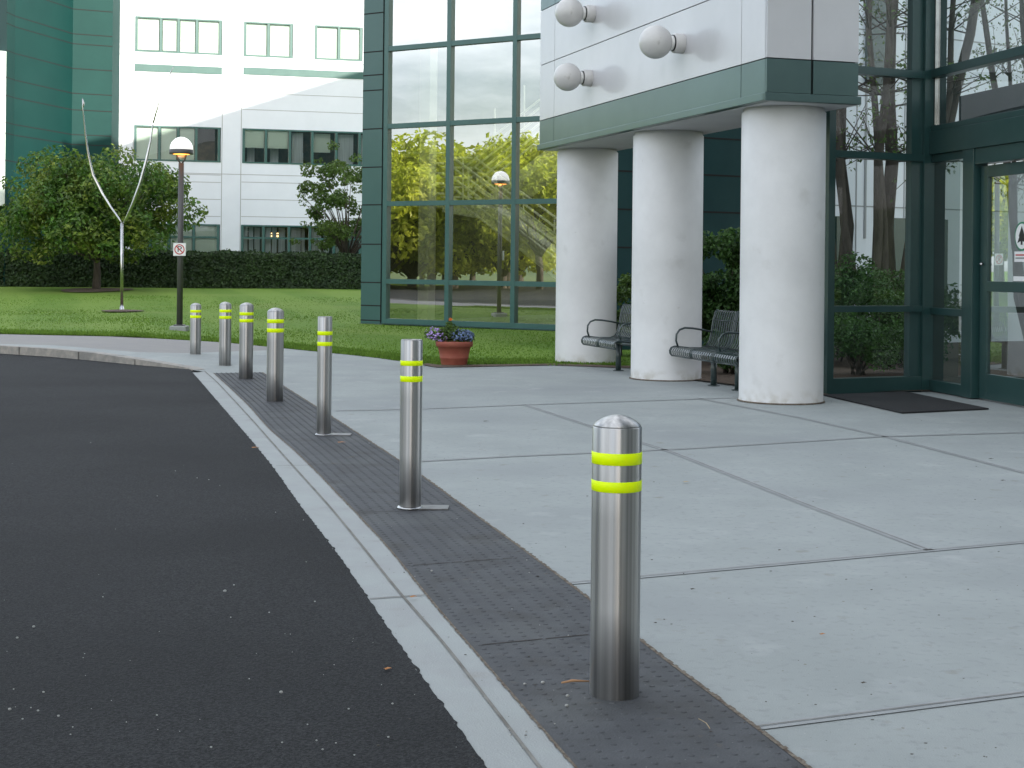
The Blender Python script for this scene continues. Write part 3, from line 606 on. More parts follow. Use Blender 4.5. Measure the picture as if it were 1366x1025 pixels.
# stairs inside
st = thing('staircase', WB.p(tx[1], .05, -2.5), 'staircase with pale railings inside the glass stair hall', 'staircase')
WI = Wall(WB.p(0, 0, -1.6).xy, (.841, -.54))
def ip(x, y, o=0): t_, z_ = WI.tz(x, y); return WI.p(t_, z_, o)
mb = MB(); q = [ip(590, 283), ip(640, 292), ip(740, 372), ip(740, 345), ip(655, 278), ip(590, 268)]
n_ = len(q); back_ = [p+Vector((-WI.n.x, -WI.n.y, 0))*1.3 for p in q]
mb.add(q+back_, [tuple(range(n_)), tuple(range(2*n_-1, n_-1, -1))]+[(i, (i+1) % n_, n_+(i+1) % n_, n_+i) for i in range(n_)]); mb.at('flight', 'interior_white', st)
mb = MB(); mb.hexa([ip(530, 276), ip(592, 276), ip(592, 276, -1.5), ip(530, 276, -1.5), ip(530, 268), ip(592, 268), ip(592, 268, -1.5), ip(530, 268, -1.5)]); mb.at('landing', 'interior_white', st)
for o_, dy in ((0, 0), (-1.2, 2)):
    mb = MB()
    for k in range(5):
        y = 204+k*13.5+dy; mb.tube([ip(530, y, o_), ip(592, y+.5, o_)], .028, 6); mb.tube([ip(596, y, o_), ip(745, y+112, o_)], .028, 6)
    for x in (548, 580): mb.tube([ip(x, 203+dy, o_), ip(x, 266, o_)], .025, 6)
    for x in (625, 662, 704): mb.tube([ip(x, 204+(x-596)*.75, o_), ip(x, 262+(x-596)*.75, o_)], .025, 6)
    mb.at('railing', 'rail_white', st)
mb = MB()
for k in range(6): mb.tube([ip(580, 262-k*11, -1.3), ip(720, 150-k*11, -1.3)], .028, 6)
for x in (620, 660, 700): mb.tube([ip(x, 230-(x-580)*.8, -1.3), ip(x, 170-(x-580)*.8, -1.3)], .025, 6)
mb.at('railing', 'rail_white', st)
mb = MB(); q = [ip(592, 283, -1.5), ip(740, 168, -1.5), ip(740, 150, -1.5), ip(592, 266, -1.5)]; back_ = [p+Vector((-WI.n.x, -WI.n.y, 0))*1.3 for p in q]
mb.hexa([q[0], q[1], back_[1], back_[0], q[3], q[2], back_[2], back_[3]]); mb.at('flight', 'interior_white', st)
# ------------------------------------------------------------------ entrance building: inner walls, canopy beam, columns, glass screen, doors
bE = thing('entrance_building', (2.6, 15.3, 0), 'entrance building with white beam on three round columns, dark green walls and glazed doors', 'building')
WG = Wall((1.55, 25.0), (.876, .482))
mb = MB(); tg_ = WG.t(1112); mb.wbox(WG, 0, tg_, 0, 8.0, -.4, 0); mb.at('green_wall', 'dark_green', bE)
mb = MB(); mb.wbox(WG, tg_+.004, tg_+9, 0, 9.0, -.4, .02); mb.at('white_wall', 'white_panel', bE)
mb = MB(); mb.wbox(WG, tg_+.7, tg_+.75, 2.0, 11, 0, .035)
for x in (1140, 1172, 1204): mb.wbox(WG, WG.t(x)-.012, WG.t(x)+.012, 1.6, 11, 0, .028)
for z in (2.6, 3.7, 4.8, 5.9, 7): mb.wbox(WG, tg_, tg_+9, z-.012, z+.012, 0, .025)
mb.at('wall_joint', 'seam_soft', bE)
for xa, xb, za, zb in ((1150, 1188, 4.9, 8.5), (1188, 1260, .3, 2.4), (1112, 1133, .3, 2.4)):
    mb = MB(); mb.wbox(WG, WG.t(xa), WG.t(xb), za, zb, .021, .08); mb.at('green_opening', 'green_frame', bE)
mb = MB()
for k, y in enumerate((187, 235.8, 284.5, 333, 382)):
    z = WG.z(989, y); mb.wbox(WG, 0, tg_, z-.014, z+.014, -.01, .004)
mb.at('panel_joint', 'seam', bE)
mb = MB(); mb.hexa([(1.5, 25.1, 0), (1.6, 25.1, 0), (1.9, 33.2, 0), (1.8, 33.2, 0), (1.5, 25.1, 11), (1.6, 25.1, 11), (1.9, 33.2, 11), (1.8, 33.2, 11)]); mb.at('side_wall', 'dark_green', bE)
# canopy beam. frame CF: t from corner away from camera along the road side face, outward normal to the road
CO = Vector((2.6, 15.3)); CF = Wall(CO, (-.3, .954)); CF.n = Vector((-.954, -.3)); CW, CLn = 1.066, 7.36; ZS = 3.17
z_tr = CAM_H+(unroll(1018, 123.4)[1]*-1)/FPX*15.3; z_bt = 3.61; z_s1 = 4.44; z_s2 = 5.26; z_b2 = 5.6; ZT = 6.5
mb = MB(); mb.wbox(CF, .02, CLn-.02, ZS+.012, ZT, -CW+.02, -.02); mb.at('beam_core', 'seam', bE)
g_ = .012; sx = [0, CF.t(989, 60), CF.t(739, 150), CLn]
def beam_row(mb, z0, z1, out):
    for t0, t1 in zip(sx, sx[1:]): mb.wbox(CF, t0+g_/2+(0 if t0 else -g_/2), t1-g_/2, z0+g_/2, z1-g_/2, -.03, out)
    CR = Wall(CF.p(0, 0, out).xy, (.954, .30)); ts_ = CR.t(1083, 60); tw_ = CW+out
    mb.wbox(CR, .0, ts_-.014, z0+g_/2, z1-g_/2, -.03, .012); mb.wbox(CR, ts_+.014, tw_, z0+g_/2, z1-g_/2, -.03, .012)
    CB = Wall(CF.p(0, 0, -CW).xy, (-.3, .954)); CB.n = Vector((.954, .3)); mb.wbox(CB, 0.035, CLn, z0+g_/2, z1-g_/2, -.03, .002)
    CE = Wall(CF.p(CLn, 0, 0).xy, (.954, .30)); CE.n = Vector((-.3, .954)); mb.wbox(CE, .03, CW-.03, z0+g_/2, z1-g_/2, -.03, .002)
mb = MB(); beam_row(mb, z_bt, z_s1, .0); beam_row(mb, z_s1, z_s2, .0); beam_row(mb, z_b2, 6.5, 0); mb.at('white_panel', 'canopy_panel', bE)
mb = MB(); beam_row(mb, z_tr, z_bt, .0); beam_row(mb, z_s2, z_b2, 0); mb.at('green_band', 'band_paint', bE)
mb = MB(); mb.wbox(CF, -.03, CLn+.02, ZS, z_tr, -.06, .03); CR = Wall(CF.p(-.03, 0, .03).xy, (.954, .3)); mb.wbox(CR, .0, CW+.06, ZS-.001, z_tr-.001, -.06, .002); mb.at('edge_trim', 'band_paint', bE, .006)
mb = MB(); mb.wbox(CF, .035, CLn, ZS-.004, ZS+.01, -CW-.02, -.062); mb.at('soffit', 'soffit', bE)
for (px, Y) in ((1041.5, 16.1), (888, 19.1), (780.5, 22.1)):
    X = (px-CX+ROLL*180)/FPX*Y; mb = MB(); R0 = .452
    mb.lathe([(R0+.012, -.02), (R0+.006, .012), (R0, .03), (R0, 1.5), (R0, ZS-.05), (R0-.02, ZS-.03), (R0-.02, ZS-.004)], (X, Y, 0), 72)
    c = mb.at('column', 'column_paint', bE)
    mb = MB(); mb.lathe([(R0+.022, -.001), (R0+.012, .012), (R0-.01, .014)], (X, Y, .004), 48); mb.at('base_joint', 'grit', c)
# glass screen
DG = Wall((3.585, 17.0), (4.97-3.585, 17.65-17.0)); LD = (Vector((4.97, 17.65))-Vector((3.585, 17.0))).length
DS = Wall((4.97, 17.65), (.199, -.98)); DS.n = Vector((-.98, -.199))
zA = [DG.z(1230, 412), 2.76, 3.74]
mb = MB(); f = .05
mb.wbox(DG, 0, .09, .012, 8.2, -.08, .06)
mb.wbox(DG, LD-.16, LD, .012, 8.2, -.1, .07)
for z, h in ((.09, .09), (zA[0], .035), (zA[1], .04), (zA[2], .045), (5.9, .045), (8.15, .05)): mb.wbox(DG, .09, LD-.16, z-h, z+h, -.078, .058)
mb.wbox(DG, LD-.32, LD-.162, .18, 8.1, -.07, .03)
mb.at('screen_frame', 'green_frame', bE)
zz = [.18]+zA+[5.9, 8.1]
for z0, z1 in zip(zz, zz[1:]):
    q = MB(); q.wquad(DG, .092, LD-.322, z0+.036, z1-.046, -.01); q.at('screen_pane', 'glass_clear', bE)
# door side
def T(x): return DS.t(x, 300)
mb = MB(); mb.wbox(DS, -.14, .055, .01, 8.3, -.16, .05)
tP0, tP1 = T(1290), T(1304); tEnd = 5.4
def zx(x, y): return DS.z(x, y)
zd = [zx(1260, 416), 2.80, 3.07, 3.76]
mb.wbox(DS, .055, tP0, .012, .14, -.06, .04); mb.wbox(DS, .055, tP0, zd[0]-.04, zd[0]+.04, -.06, .035)
mb.wbox(DS, tP0, tP1, .012, zd[1], -.12, .06)
mb.wbox(DS, .055, tEnd, zd[1]-.0, zd[2], -.16, .07); mb.wbox(DS, .055, tP0, zd[1]-.09, zd[1]-.002, -.06, .03)
mb.wbox(DS, .055, tEnd, zd[2]+.004, zd[2]+.07, -.08, .05)
mb.wbox(DS, .055, tEnd, zd[3]-.05, zd[3]+.05, -.08, .055); mb.wbox(DS, .055, tEnd, 5.85, 5.95, -.08, .055); mb.wbox(DS, .055, tEnd, 8.2, 8.3, -.08, .055)
for t_ in (2.9, 5.35): mb.wbox(DS, t_, t_+.1, zd[2]+.07, 8.2, -.075, .05)
mb.wbox(DS, T(1304), tEnd, 2.62, zd[1]-.002, -.1, .045)
mb.at('door_frame', 'green_frame', bE, .004)
mb = MB(); mb.wbox(DS, .09, .12, zd[2]+.08, 8.1, -.02, .02); mb.wbox(DS, tP0-.015, tP0-.002, .2, 2.6, .04, .046); mb.at('edge_strip', 'bright_steel', bE)
for a_, b_, z0, z1 in ((.06, tP0, .14, zd[0]-.04), (.06, tP0, zd[0]+.04, zd[1]-.09), (.06, 2.9, zd[2]+.07, zd[3]-.05), (3.0, 5.35, zd[2]+.07, zd[3]-.05), (.06, 2.9, zd[3]+.05, 5.85), (3.0, 5.35, zd[3]+.05, 5.85), (.06, 5.35, 5.95, 8.2)):
    q = MB(); q.wquad(DS, a_, b_, z0, z1, -.01); q.at('side_pane', 'glass_upper' if z0 > 3 else 'glass_door', bE)
tD = T(1307)
for k in range(2):
    d0 = tD+k*1.32; d1 = d0+1.28; st_ = .15; q = MB(); z_top = 2.60; rz0, rz1 = zx(1340, 390), zx(1340, 376)
    q.wbox(DS, d0, d0+st_, .02, z_top, -.07, -.01); q.wbox(DS, d1-st_, d1, .02, z_top, -.07, -.01); q.wbox(DS, d0+st_, d1-st_, .02, .30, -.07, -.011); q.wbox(DS, d0+st_, d1-st_, z_top-.13, z_top, -.07, -.011); q.wbox(DS, d0+st_, d1-st_, rz0, rz1, -.07, -.012)
    dr = q.at('door', 'green_frame', bE, .004)
    q = MB(); q.wquad(DS, d0+st_, d1-st_, .3, rz0, -.035); q.wquad(DS, d0+st_, d1-st_, rz1, z_top-.13, -.035); q.at('pane', 'glass_door', dr)
q = MB(); q.tube([DS.p(tD+.07, 1.52, .0), DS.p(tD+.07, 1.5, .03)], .018, 8); q.at('lock', 'bright_steel', dr)
mb = MB(); mb.wbox(DS, .1, tEnd, 3.1, 3.5, -4.5, -.3); mb.at('lobby_ceiling', 'interior_dark', bE)
mb = MB(); mb.wbox(DS, .3, tEnd, -.05, .01, -4.5, -.13); mb.at('lobby_floor', 'floor_tile', bE)
mb = MB(); mb.wbox(DS, -.3, tEnd+2, .01, 3.1, -4.7, -4.5); mb.wbox(DS, .35, .45, .01, 2.3, -4.4, -2.6); mb.wbox(DS, 1.2, 3.2, .01, 1.05, -3.3, -2.7); mb.at('lobby_wall', 'interior_dark', bE)
# notices on the door
def text_mesh(s_, size):
    c = bpy.data.curves.new('txt', 'FONT'); c.body = s_; c.size = size; c.align_x = 'CENTER'; c.align_y = 'CENTER'; c.extrude = .0006; c.resolution_u = 3
    o = bpy.data.objects.new('txt', c); COL.objects.link(o); bpy.context.view_layer.update(); me = bpy.data.meshes.new_from_object(o); bpy.data.objects.remove(o); return me
tt, zc = DS.tz(1359.5, 318); RWs = lambda u, v, o: DS.p(tt+u, zc+v, o)
sg = thing('door_sign', RWs(0, 0, -.034), 'white notice with black pine tree in a green oval stuck on the glass door', 'sign')
def plate(mb, ring, o0, o1):
    n_ = len(ring); A = [RWs(u, v, o0) for u, v in ring]; B_ = [RWs(u, v, o1) for u, v in ring]
    mb.add(A+B_, [tuple(range(n_)), tuple(range(2*n_-1, n_-1, -1))]+[(i, (i+1) % n_, n_+(i+1) % n_, n_+i) for i in range(n_)])
ell = lambda a_, b_, y0=0: [(a_*cos(i*pi/16), y0+b_*sin(i*pi/16)) for i in range(32)]
mb = MB(); plate(mb, ell(.145, .155, .02), -.034, -.032); mb.at('border', 'sign_green', sg)
mb = MB(); plate(mb, ell(.125, .135, .02), -.0318, -.030); plate(mb, [(-.145, -.25), (.145, -.25), (.145, -.14), (-.145, -.14)], -.034, -.031); mb.at('plate', 'sign_white', sg)
mb = MB(); plate(mb, [(-.018, -.07), (.018, -.07), (.018, -.03), (.085, -.05), (.045, .02), (.06, .02), (.0, .13), (-.06, .02), (-.045, .02), (-.085, -.05), (-.018, -.03)], -.0298, -.0285); mb.at('emblem', 'sign_black', sg)
mb = MB(); plate(mb, [(-.12, -.185), (.12, -.185), (.12, -.17), (-.12, -.17)], -.0308, -.030); mb.at('text_line', 'sign_red', sg)
mb = MB(); plate(mb, [(-.12, -.215), (.09, -.215), (.09, -.205), (-.12, -.205)], -.0308, -.030); mb.at('text_line', 'sign_black', sg)
tt, zc = DS.tz(1356, 372); sg2 = MB(); plate(sg2, [(-.12, -.025), (.12, -.025), (.12, .025), (-.12, .025)], -.0345, -.032); o = sg2.build('sticker', 'sign_white', loc=RWs(0, 0, -.034)); tag(o, 'small white strip sticker low on the glass door below the notice', 'sticker')
# mat
a = [G(*p) for p in ((1098, 528.5), (1206, 524), (1319, 547), (1203, 552.5))]; mb = MB(); mb.hexa([a[3]+Vz(0, 0, .005), a[2]+Vz(0, 0, .005), a[1]+Vz(0, 0, .005), a[0]+Vz(0, 0, .005), a[3]+Vz(0, 0, .018), a[2]+Vz(0, 0, .018), a[1]+Vz(0, 0, .018), a[0]+Vz(0, 0, .018)])
tag(mb.build('door_mat', 'black_rubber', loc=a[0]), 'black rubber mat on the paving before the entrance door', 'door mat')
# globe wall lamps
def wall_lamp(px, py, r_px, label):
    t_, z_ = CF.tz(px+r_px*1.6, py+1); Yw = CF.p(t_, z_).y; r = r_px/FPX*Yw; nn = Vector((CF.n.x, CF.n.y, 0)); P_ = CF.p(t_, z_, 0); th_ = thing('wall_lamp', P_, label, 'lamp', 'globe lamps on the white beam')
    q = MB(); q.lathe([(r*.60, 0), (r*.60, r*.55), (r*.52, r*.62)], P_, 32, ax=nn); q.at('base', 'globe', th_, .003)
    q = MB(); q.lathe([(r*.44, r*.55), (r*.44, r*.95)], P_, 28, ax=nn); q.at('neck', 'lamp_white', th_)
    q = MB(); q.lathe([(r*.50, r*.62), (r*.50, r*.68)], P_, 28, ax=nn); q.at('seal', 'sign_black', th_)
    q = MB(); q.sphere(P_+nn*(r*1.75), r, (1, 1, 1), 36, 22); q.at('globe', 'globe', th_)
wall_lamp(760.5, 18, 19.2, 'frosted globe lamp on the white beam, upper of the two above the left column')
wall_lamp(758, 103.5, 18.6, 'frosted globe lamp on the white beam just above the left column, below another')
wall_lamp(875, 57.5, 22.2, 'largest looking frosted globe lamp, alone above the middle column')
# ------------------------------------------------------------------ office block to the right behind the camera (unseen, sized to keep the plaza in shade)
ob = MB(); ob.box((19.5, -13.5, 15.5), (25, 43, 29)); t = thing('shading_block', (19.5, -9, 0), 'tall unseen office block behind the camera, sized to shade the plaza', 'building'); ob.at('wall', 'office_wall', t)
ob = MB()
for k in range(7): ob.box((6.97, -13.5, 3.2+k*4), (.1, 41, 1.8)); 
ob.at('window_band', 'green_frame', t)
ob = MB()
for x in (9, 20, 30):
    for y in (-33, -15): ob.box((x, y, .5), (1, 1, 1.1))
ob.at('pier', 'office_wall', t)
# ------------------------------------------------------------------ bollards
def bollard(px, py, label, dia, h, dome, bands, plate_=False, sx=0):
    p = G(px, py); r = dia/2; t = thing('bollard', p, label, 'bollard', 'steel bollards along the kerb')
    q = MB(); sh = h-(.036 if dome else .004)
    q.lathe([(r, .004), (r, sh*.33), (r, sh*.66), (r, sh-.004), (r-.003, sh)], (0, 0, 0), 64); q.build('post', 'steel', t)
    q = MB()
    if dome:
        pr = [(r-.0025, sh), (r-.003, sh+.003)]+[(r*.96*(1-k/10), sh+.004+.034*(1-(1-k/10)**2)**.85) for k in range(0, 10)]+[(.0005, sh+.038)]
        q.lathe(pr, (0, 0, 0), 64); q.build('dome_cap', 'steel', t)
    else:
        q.lathe([(r-.002, sh-.002), (r-.003, sh+.004), (r-.012, sh+.004), (r-.013, sh-.02), (.001, sh-.02)], (0, 0, 0), 48); q.build('cap', 'steel', t)
    for z0, z1 in bands:
        q = MB(); q.lathe([(r+.0005, z0), (r+.0016, z0+.001), (r+.0016, z1-.001), (r+.0005, z1)], (0, 0, 0), 64); q.build('reflective_band', 'fluoro', t)
    if plate_:
        q = MB(); q.lathe([(r+.001, .022), (r+.012, .016), (r+.016, .010)], (0, 0, 0), 48); q.build('collar', 'bright_steel', t)
        q = MB(); q.box((.085, .01, .011), (.285, .14, .007)); q.build('base_plate', 'dull_steel', t, .002)
    return t
bollard(819.5, 928, 'dome topped steel bollard nearest the camera, largest of the row', .168, .95, True, [(.698, .734), (.789, .829)])
bollard(547, 679.5, 'slim flat topped bollard on a base plate, left of the flower pot', .13, 1.005, False, [(.757, .791), (.852, .882)], True)
bollard(432, 581.5, 'slim flat topped bollard on a base plate, third from the nearest', .122, 1.0, False, [(.755, .79), (.845, .878)], True)
def zc_(p, ys):
    return [CAM_H-unroll(p[0], y)[1]/FPX*G(*p).y for y in ys]
for (px, py, top, bb, w_, lab) in ((366.5, 536, 411, ((425.8, 431), (438, 443.5)), .172, 'dome topped bollard on the dark strip just beyond the slim ones'),
                           (328, 506, 404, ((416.6, 420.8), (425.6, 430)), .170, 'dome topped steel bollard at the far end of the dark textured strip'),
                           (300, 488.5, 403, ((413, 416.8), (421.5, 425.5)), .163, 'dome topped steel bollard on plain concrete just past the end of the dark strip'),
                           (260.5, 479.5, 404.5, ((413.5, 417), (420.7, 424.4)), .158, 'dome topped steel bollard farthest away, beside the lamp post')):
    zs = zc_((px, py), [top]+[v for b_ in bb for v in b_]); bollard(px, py, lab, w_, zs[0], True, [(zs[4], zs[3]), (zs[2], zs[1])])
# ------------------------------------------------------------------ benches
def bench(loc, label, bays, bw, offx):
    rz = math.atan2(-.954, .3); t = thing('bench', loc, label, 'bench', 'metal slat benches by the columns', rz=rz)
    # local x runs towards the camera, local -y is towards the road
    FR = -1
    prof_s = [(.275, .335), (.30, .365), (.305, .40), (.285, .435), (.24, .45), (.05, .43), (-.12, .425), (-.19, .45)]
    prof_b = [(-.19, .45), (-.235, .52), (-.26, .62), (-.285, .78), (-.315, .88), (-.34, .905), (-.365, .895)]
    conv = lambda x, p: (x, -p[0], p[1])
    L = bays*bw; x0 = -L/2+offx
    for name, prof in (('seat', prof_s), ('backrest', prof_b)):
        q = MB()
        for b_ in range(bays):
            xs = x0+b_*bw+.02; xe = x0+(b_+1)*bw-.02; n_ = 9
            for k in range(n_):
                xa = xs+.015+(xe-xs-.03)*k/n_; xb = xa+(xe-xs-.03)/n_*.58
                for p, p2 in zip(prof, prof[1:]):
                    A, B_, C_, D_ = conv(xa, p), conv(xb, p), conv(xb, p2), conv(xa, p2); th = .004; dz = lambda v: (v[0], v[1], v[2]-th)
                    q.add([A, B_, C_, D_, dz(A), dz(B_), dz(C_), dz(D_)], [(0, 1, 2, 3), (7, 6, 5, 4), (0, 3, 7, 4), (1, 5, 6, 2)])
            for x in (xs, xe): q.tube([conv(x, p) for p in prof], .011, 6)
            q.tube([conv(xs, prof[0]), conv(xe, prof[0])], .010, 6); q.tube([conv(xs, prof[-1]), conv(xe, prof[-1])], .010, 6)
            if name == 'backrest': q.tube([conv(xs, prof[3]), conv(xe, prof[3])], .008, 6)
            else: q.tube([conv(xs, prof[5]), conv(xe, prof[5])], .008, 6)
        q.build(name, 'bench_metal', t)
    for k in range(0, bays+1, 2):
        x = x0+k*bw+(.03 if k == 0 else (-.03 if k == bays else 0)); q = MB()
        q.tube([conv(x, p) for p in [(.2, .45), (.225, .52), (.22, .60), (.18, .655), (.11, .68), (.0, .675), (-.14, .655), (-.25, .63)]], .013, 8); q.build('armrest', 'bench_metal', t)
    q = MB(); q.box((offx, 0, .395), (L-.1, .06, .04)); q.build('beam', 'bench_metal', t, .005)
    for k in (-1, 1):
        q = MB(); q.tube([(k*.33, .02, .002), (k*.33, .02, .40)], .038, 12); q.lathe([(.075, .0), (.075, .01), (.04, .012)], (k*.33, .02, 0), 20); q.tube([(k*.33, -.2, .41), (k*.33, .02, .385), (k*.33, .19, .42), (k*.33, .26, .6)], .018, 8); q.build('leg', 'bench_metal', t)
    return t
p = G(950, 515); bench((p.x+.3*.33, p.y-.954*.33, 0), 'dark green metal slat bench between the middle and right columns', 3, .63, 0)
p = G(823, 495); bench((p.x+.3*.33, p.y-.954*.33, 0), 'dark green metal slat bench between the left and middle columns', 2, .64, -.30)
# ------------------------------------------------------------------ potted flowers
p = G(605, 489); Yp = p.y; t = thing('flower_pot', (p.x, p.y+.2, 0.0), 'terracotta pot with purple flowers at the edge of the lawn', 'flower pot')
q = MB(); q.lathe([(.18, .01), (.185, .02), (.20, .10), (.205, .105), (.207, .125), (.205, .13), (.235, .27), (.262, .272), (.268, .335), (.262, .345), (.245, .345), (.24, .29), (.001, .29)], (0, 0, 0), 48); q.build('pot', 'terracotta', t)
rnd = random.Random(15); q = MB(); cl_ = [((-.2, -.03, .42), .16, .12, .09), ((-.05, 0, .47), .16, .16, .13), ((.12, 0, .42), .18, .16, .09), ((.22, -.05, .40), .08, .1, .07), ((-.08, -.02, .58), .07, .07, .06), ((-.33, -.05, .44), .1, .08, .07)]
leaves(q, cl_, 1300, .05, rnd, fill=.2); q.build('foliage', 'leaf_mid', t)
for nm, mt_, c, n_ in (('purple_flowers', 'petal', [((-.3, -.08, .46), .13, .1, .1), ((-.2, -.1, .40), .1, .07, .07)], 150), ('blue_flowers', 'petal_blue', [((.1, -.06, .44), .2, .14, .09), ((.2, -.1, .42), .08, .1, .08)], 340), ('orange_flower', 'petal_orange', [((-.06, -.02, .655), .02, .02, .02)], 14)):
    q = MB(); leaves(q, c, n_, .032, rnd, .9, .5); q.build(nm, mt_, t)
# ------------------------------------------------------------------ street lamp and its sign
p = G(239.5, 437, .1); p.z = H(p.x, p.y); YL = p.y; t = thing('street_lamp', p, 'dark post street lamp with white dome and lit orange bulb on the lawn', 'street lamp')
k = YL/FPX; zz_ = lambda y: CAM_H-unroll(239, y)[1]*k-p.z
q = MB(); q.box((0, 0, .03), (.34, .34, .14)); q.build('footing', 'gutter_concrete', t, .02)
q = MB(); q.tube([(0, 0, .09), (0, 0, zz_(218))], [.062, .055], 16); q.box((0, 0, .11), (.2, .2, .03)); q.build('pole', 'lamp_pole', t)
q = MB()
for s_ in (-1, 1): q.tube([(0, 0, zz_(220)), (s_*.07, 0, zz_(213)), (s_*.10, 0, zz_(206))], .018, 8)
q.build('yoke', 'lamp_pole', t)
R_l = 15.5*k; q = MB(); q.lathe([(R_l, zz_(206)), (R_l*1.02, zz_(205)), (R_l*1.02, zz_(200)), (R_l*.98, zz_(200)), (R_l*.9, zz_(205.8))], (0, 0, 0), 40); q.build('shade', 'lamp_pole', t)
q = MB(); zt = zz_(200); q.lathe([(R_l*.99*cos(a_), zt+(zz_(183)-zt)*sin(a_)) for a_ in [pi/2*j/10 for j in range(10)]]+[(.001, zz_(183))], (0, 0, 0), 40); q.build('dome', 'lamp_dome', t)
q = MB(); q.lathe([(.001, zz_(207)), (R_l*.7, zz_(206)), (R_l*.86, zz_(203))], (0, 0, 0), 32); q.build('bulb', 'glow', t)
q = MB(); q.lathe([(.03, zz_(213)), (.075, zz_(208))], (0, 0, 0), 16); q.build('lamp_holder', 'lamp_white', t)
ll = bpy.data.lights.new('lamp_light', 'POINT'); ll.energy = .35; ll.color = (1, .45, .12); ll.shadow_soft_size = .05; lo = bpy.data.objects.new('lamp_light', ll); COL.objects.link(lo); lo.parent = t; lo.location = (0, 0, zz_(209.5))
s_ = 8.3*k; zs = p.z+zz_(333); t = thing('parking_sign', (p.x, p.y-.075, zs), 'small square white no parking sign on the lamp post', 'sign')
q = MB(); q.box((0, 0, 0), (2*s_, .006, 2.05*s_)); q.build('plate', 'sign_white', t, .002)
q = MB(); ro, ri = .82*s_, .66*s_; n_ = 36; vs = [(r*cos(2*pi*i/n_), -.0045, r*sin(2*pi*i/n_)) for r in (ro, ri) for i in range(n_)]; q.add(vs, [(i, (i+1) % n_, n_+(i+1) % n_, n_+i) for i in range(n_)])
d = .06*s_; q.add([(-.52*s_-d, -.0065, .52*s_-d), (.52*s_-d, -.0065, -.52*s_-d), (.52*s_+d, -.0065, -.52*s_+d), (-.52*s_+d, -.0065, .52*s_+d)], [(0, 1, 2, 3)]); q.build('ring', 'sign_red', t)
me = text_mesh('P', s_*1.35); me.transform(Matrix.Rotation(pi/2, 4, 'X')); me.transform(Matrix.Scale(1.15, 4, (1, 0, 0))); me.materials.clear(); me.materials.append(M['sign_black']); o = bpy.data.objects.new('letter', me); COL.objects.link(o); o.parent = t; o.location = (0, -.0045, 0)
# ------------------------------------------------------------------ steel sculpture
YS = 40.0; p = at(162.5, 421, YS); p.z = H(p.x, p.y); t = thing('steel_sculpture', p, 'slender steel pole with two upward curving arms on the lawn', 'sculpture')
sp = lambda x, y, o=0: at(x, y, YS+o)
q = MB(); q.tube([Vz(p.x, p.y, p.z), sp(162.5, 298)], [.042, .038], 14); q.lathe([(.13, -.02), (.12, .03), (.06, .06), (.05, .16)], p, 20); q.at('pole', 'bright_steel', t)
q = MB(); q.tube([sp(163, 299), sp(158, 291, .1), sp(148, 277, .2), sp(136, 258, .3), sp(124, 234, .35), sp(118, 208, .35), sp(114, 180, .3), sp(111, 150, .25), sp(109.5, 133, .2)], [.015, .025, .03, .036, .04, .032, .022, .011, .004], 10); q.at('arm', 'bright_steel', t)
q = MB(); q.tube([sp(163, 299), sp(168, 293, -.1), sp(177, 273, -.2), sp(187, 245, -.25), sp(195, 215, -.25), sp(201, 188, -.2), sp(204, 165, -.2), sp(208, 150, -.15)], [.015, .034, .044, .042, .038, .028, .018, .012], 10); q.at('arm', 'bright_steel', t)
q = MB(); q.tube([sp(205, 163, -.2), sp(214, 130, -.2), sp(222, 112, -.2), sp(228, 96, -.2), sp(233, 87, -.2)], [.02, .012, .006, .018, .004], 8); q.tube([sp(191, 155, -.2), sp(199, 158, -.2), sp(206, 164, -.2)], [.004, .012, .012], 6); q.at('needle', 'bright_steel', t)
q = MB(); q.tube([sp(109.5, 147, .25), sp(111.5, 138, .25), sp(110, 131, .25)], [.02, .03, .004], 8); q.at('needle', 'bright_steel', t)
for (c, rx, ry, nm) in ((Vz(p.x, p.y), .55, .75, 'sculpture'), (Vz(TR_P.x, 54), 1.2, 2.2, 'tree')):
    q = MB(); n_ = 28; vs = []
    for i in range(n_):
        a_ = 2*pi*i/n_; r = 1+.06*sin(a_*3); x, y = c.x+rx*r*cos(a_), c.y+ry*r*sin(a_); vs.append((x, y, H(x, y)+.035))
    q.add(vs+[(c.x, c.y, H(c.x, c.y)+.07)], [(i, (i+1) % n_, n_) for i in range(n_)]); struct('mulch_circle', q, 'mulch')
# ------------------------------------------------------------------ small litter
def leaf_at(px, py, m, s_, label, z=.012, rz=0):
    p = G(px, py, z); q = MB(); n_ = 9; vs = [(cos(2*pi*i/n_)*s_*(1+.25*sin(i*2.3)), sin(2*pi*i/n_)*s_*.55*(1+.2*cos(i*3.1)), .002*((i % 3)-.5)) for i in range(n_)]+[(0, 0, .004)]
    q.add(vs, [(i, (i+1) % n_, n_) for i in range(n_)]); o = q.build('fallen_leaf', m); o.location = p; o.rotation_euler.z = rz; tag(o, label, 'leaf', 'fallen leaves on the ground')
leaf_at(517, 892, 'dead_leaf', .016, 'orange brown fallen leaf alone on the dark asphalt', .004, .3)
leaf_at(1097, 846, 'dead_leaf', .013, 'small orange fallen leaf in the middle of the near slab')
leaf_at(551, 796, 'dead_leaf', .018, 'brown fallen leaf lying on the flush kerb joint', .02, .2)
leaf_at(455, 590, 'dead_leaf', .035, 'orange fallen leaf on the dark strip by the third bollard', .018)
leaf_at(340, 597, 'dead_leaf', .03, 'small orange leaf on the asphalt edge far down the kerb', .02)
leaf_at(915, 643, 'dead_leaf_pale', .024, 'pale fallen leaf on the paving right of the nearest bollard')
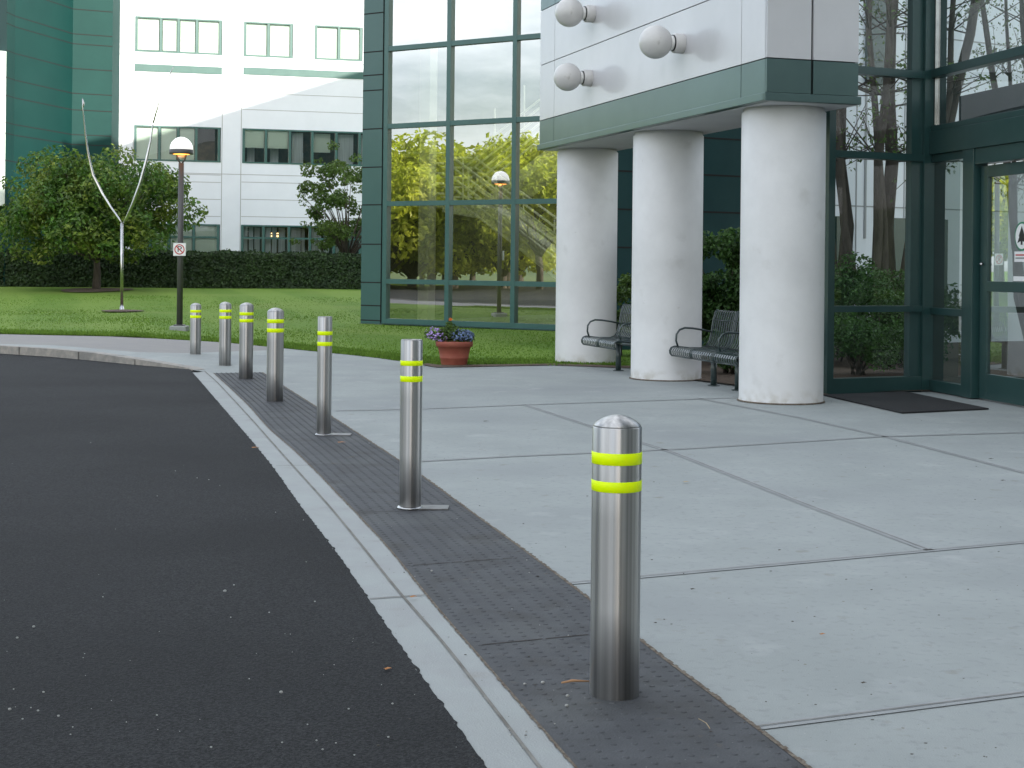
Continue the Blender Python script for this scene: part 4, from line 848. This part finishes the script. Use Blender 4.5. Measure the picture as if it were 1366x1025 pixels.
leaf_at(1152, 911, 'dead_leaf_dark', .011, 'dark fallen leaf on the near slab at lower right')
leaf_at(924, 786, 'dead_leaf_dark', .012, 'dark fallen leaf just below the cross joint by the nearest bollard')
leaf_at(1040, 734, 'dead_leaf_dark', .008, 'tiny dark leaf scrap above the middle cross joint')
leaf_at(1322, 612, 'dead_leaf_dark', .022, 'dark leaf at the right edge near the door mat side')
leaf_at(1338, 641, 'dead_leaf_dark', .018, 'dark leaf at the right edge, lower of two')
leaf_at(648, 562, 'dead_leaf_dark', .028, 'dark leaf on the paving right of the slim second bollard')
q = MB(); a_ = G(749, 911, .02); b_ = G(786, 909, .024); q.tube([a_, a_.lerp(b_, .4)+Vz(0, .008, .003), b_], [.003, .0048, .0025], 6); tag(q.build('twig', 'twig', loc=a_), 'brown twig lying left of the nearest bollard foot', 'twig')
q = MB(); a_ = G(932, 959, .02); b_ = G(947, 972, .02); q.tube([a_, a_.lerp(b_, .5)+Vz(.006, 0, .002), b_], .0015, 5); tag(q.build('straw', 'dead_leaf_pale', loc=a_), 'thin pale straw on the dark strip at the bottom', 'straw')
rnd = random.Random(41); q = MB()
spots = [(23, 855), (78, 960), (58, 928), (300, 792), (45, 840), (375, 928), (13, 951), (700, 917), (756, 946), (576, 765), (724, 915), (757, 933)]
for i in range(120):
    x, y = (spots[i] if i < len(spots) else (rnd.random()*760, 520+rnd.random()**.8*500))
    p = G(x, y, .0); s_ = (.003+rnd.random()*.004) if i < len(spots) else .0012+.0025*rnd.random()**2
    q.sphere((p.x, p.y, .012), s_, (1.2, 1, .8), 6, 4)
dq = MB()
for i in range(170):
    x, y = 430+rnd.random()*936, 520+rnd.random()**.9*500; p = G(x, y); s_ = .0015+.003*rnd.random()**2; dq.sphere((p.x, p.y, .010), s_, (1+rnd.random(), 1, .4), 6, 4)
tag(dq.build('crumbs', 'dead_leaf_dark'), 'tiny dark crumbs of leaf and soil scattered over the paving', 'crumbs', kind='stuff')
tag(q.build('pebbles', 'pebble'), 'tiny pale grit and pebbles scattered on the asphalt', 'pebbles', kind='stuff')
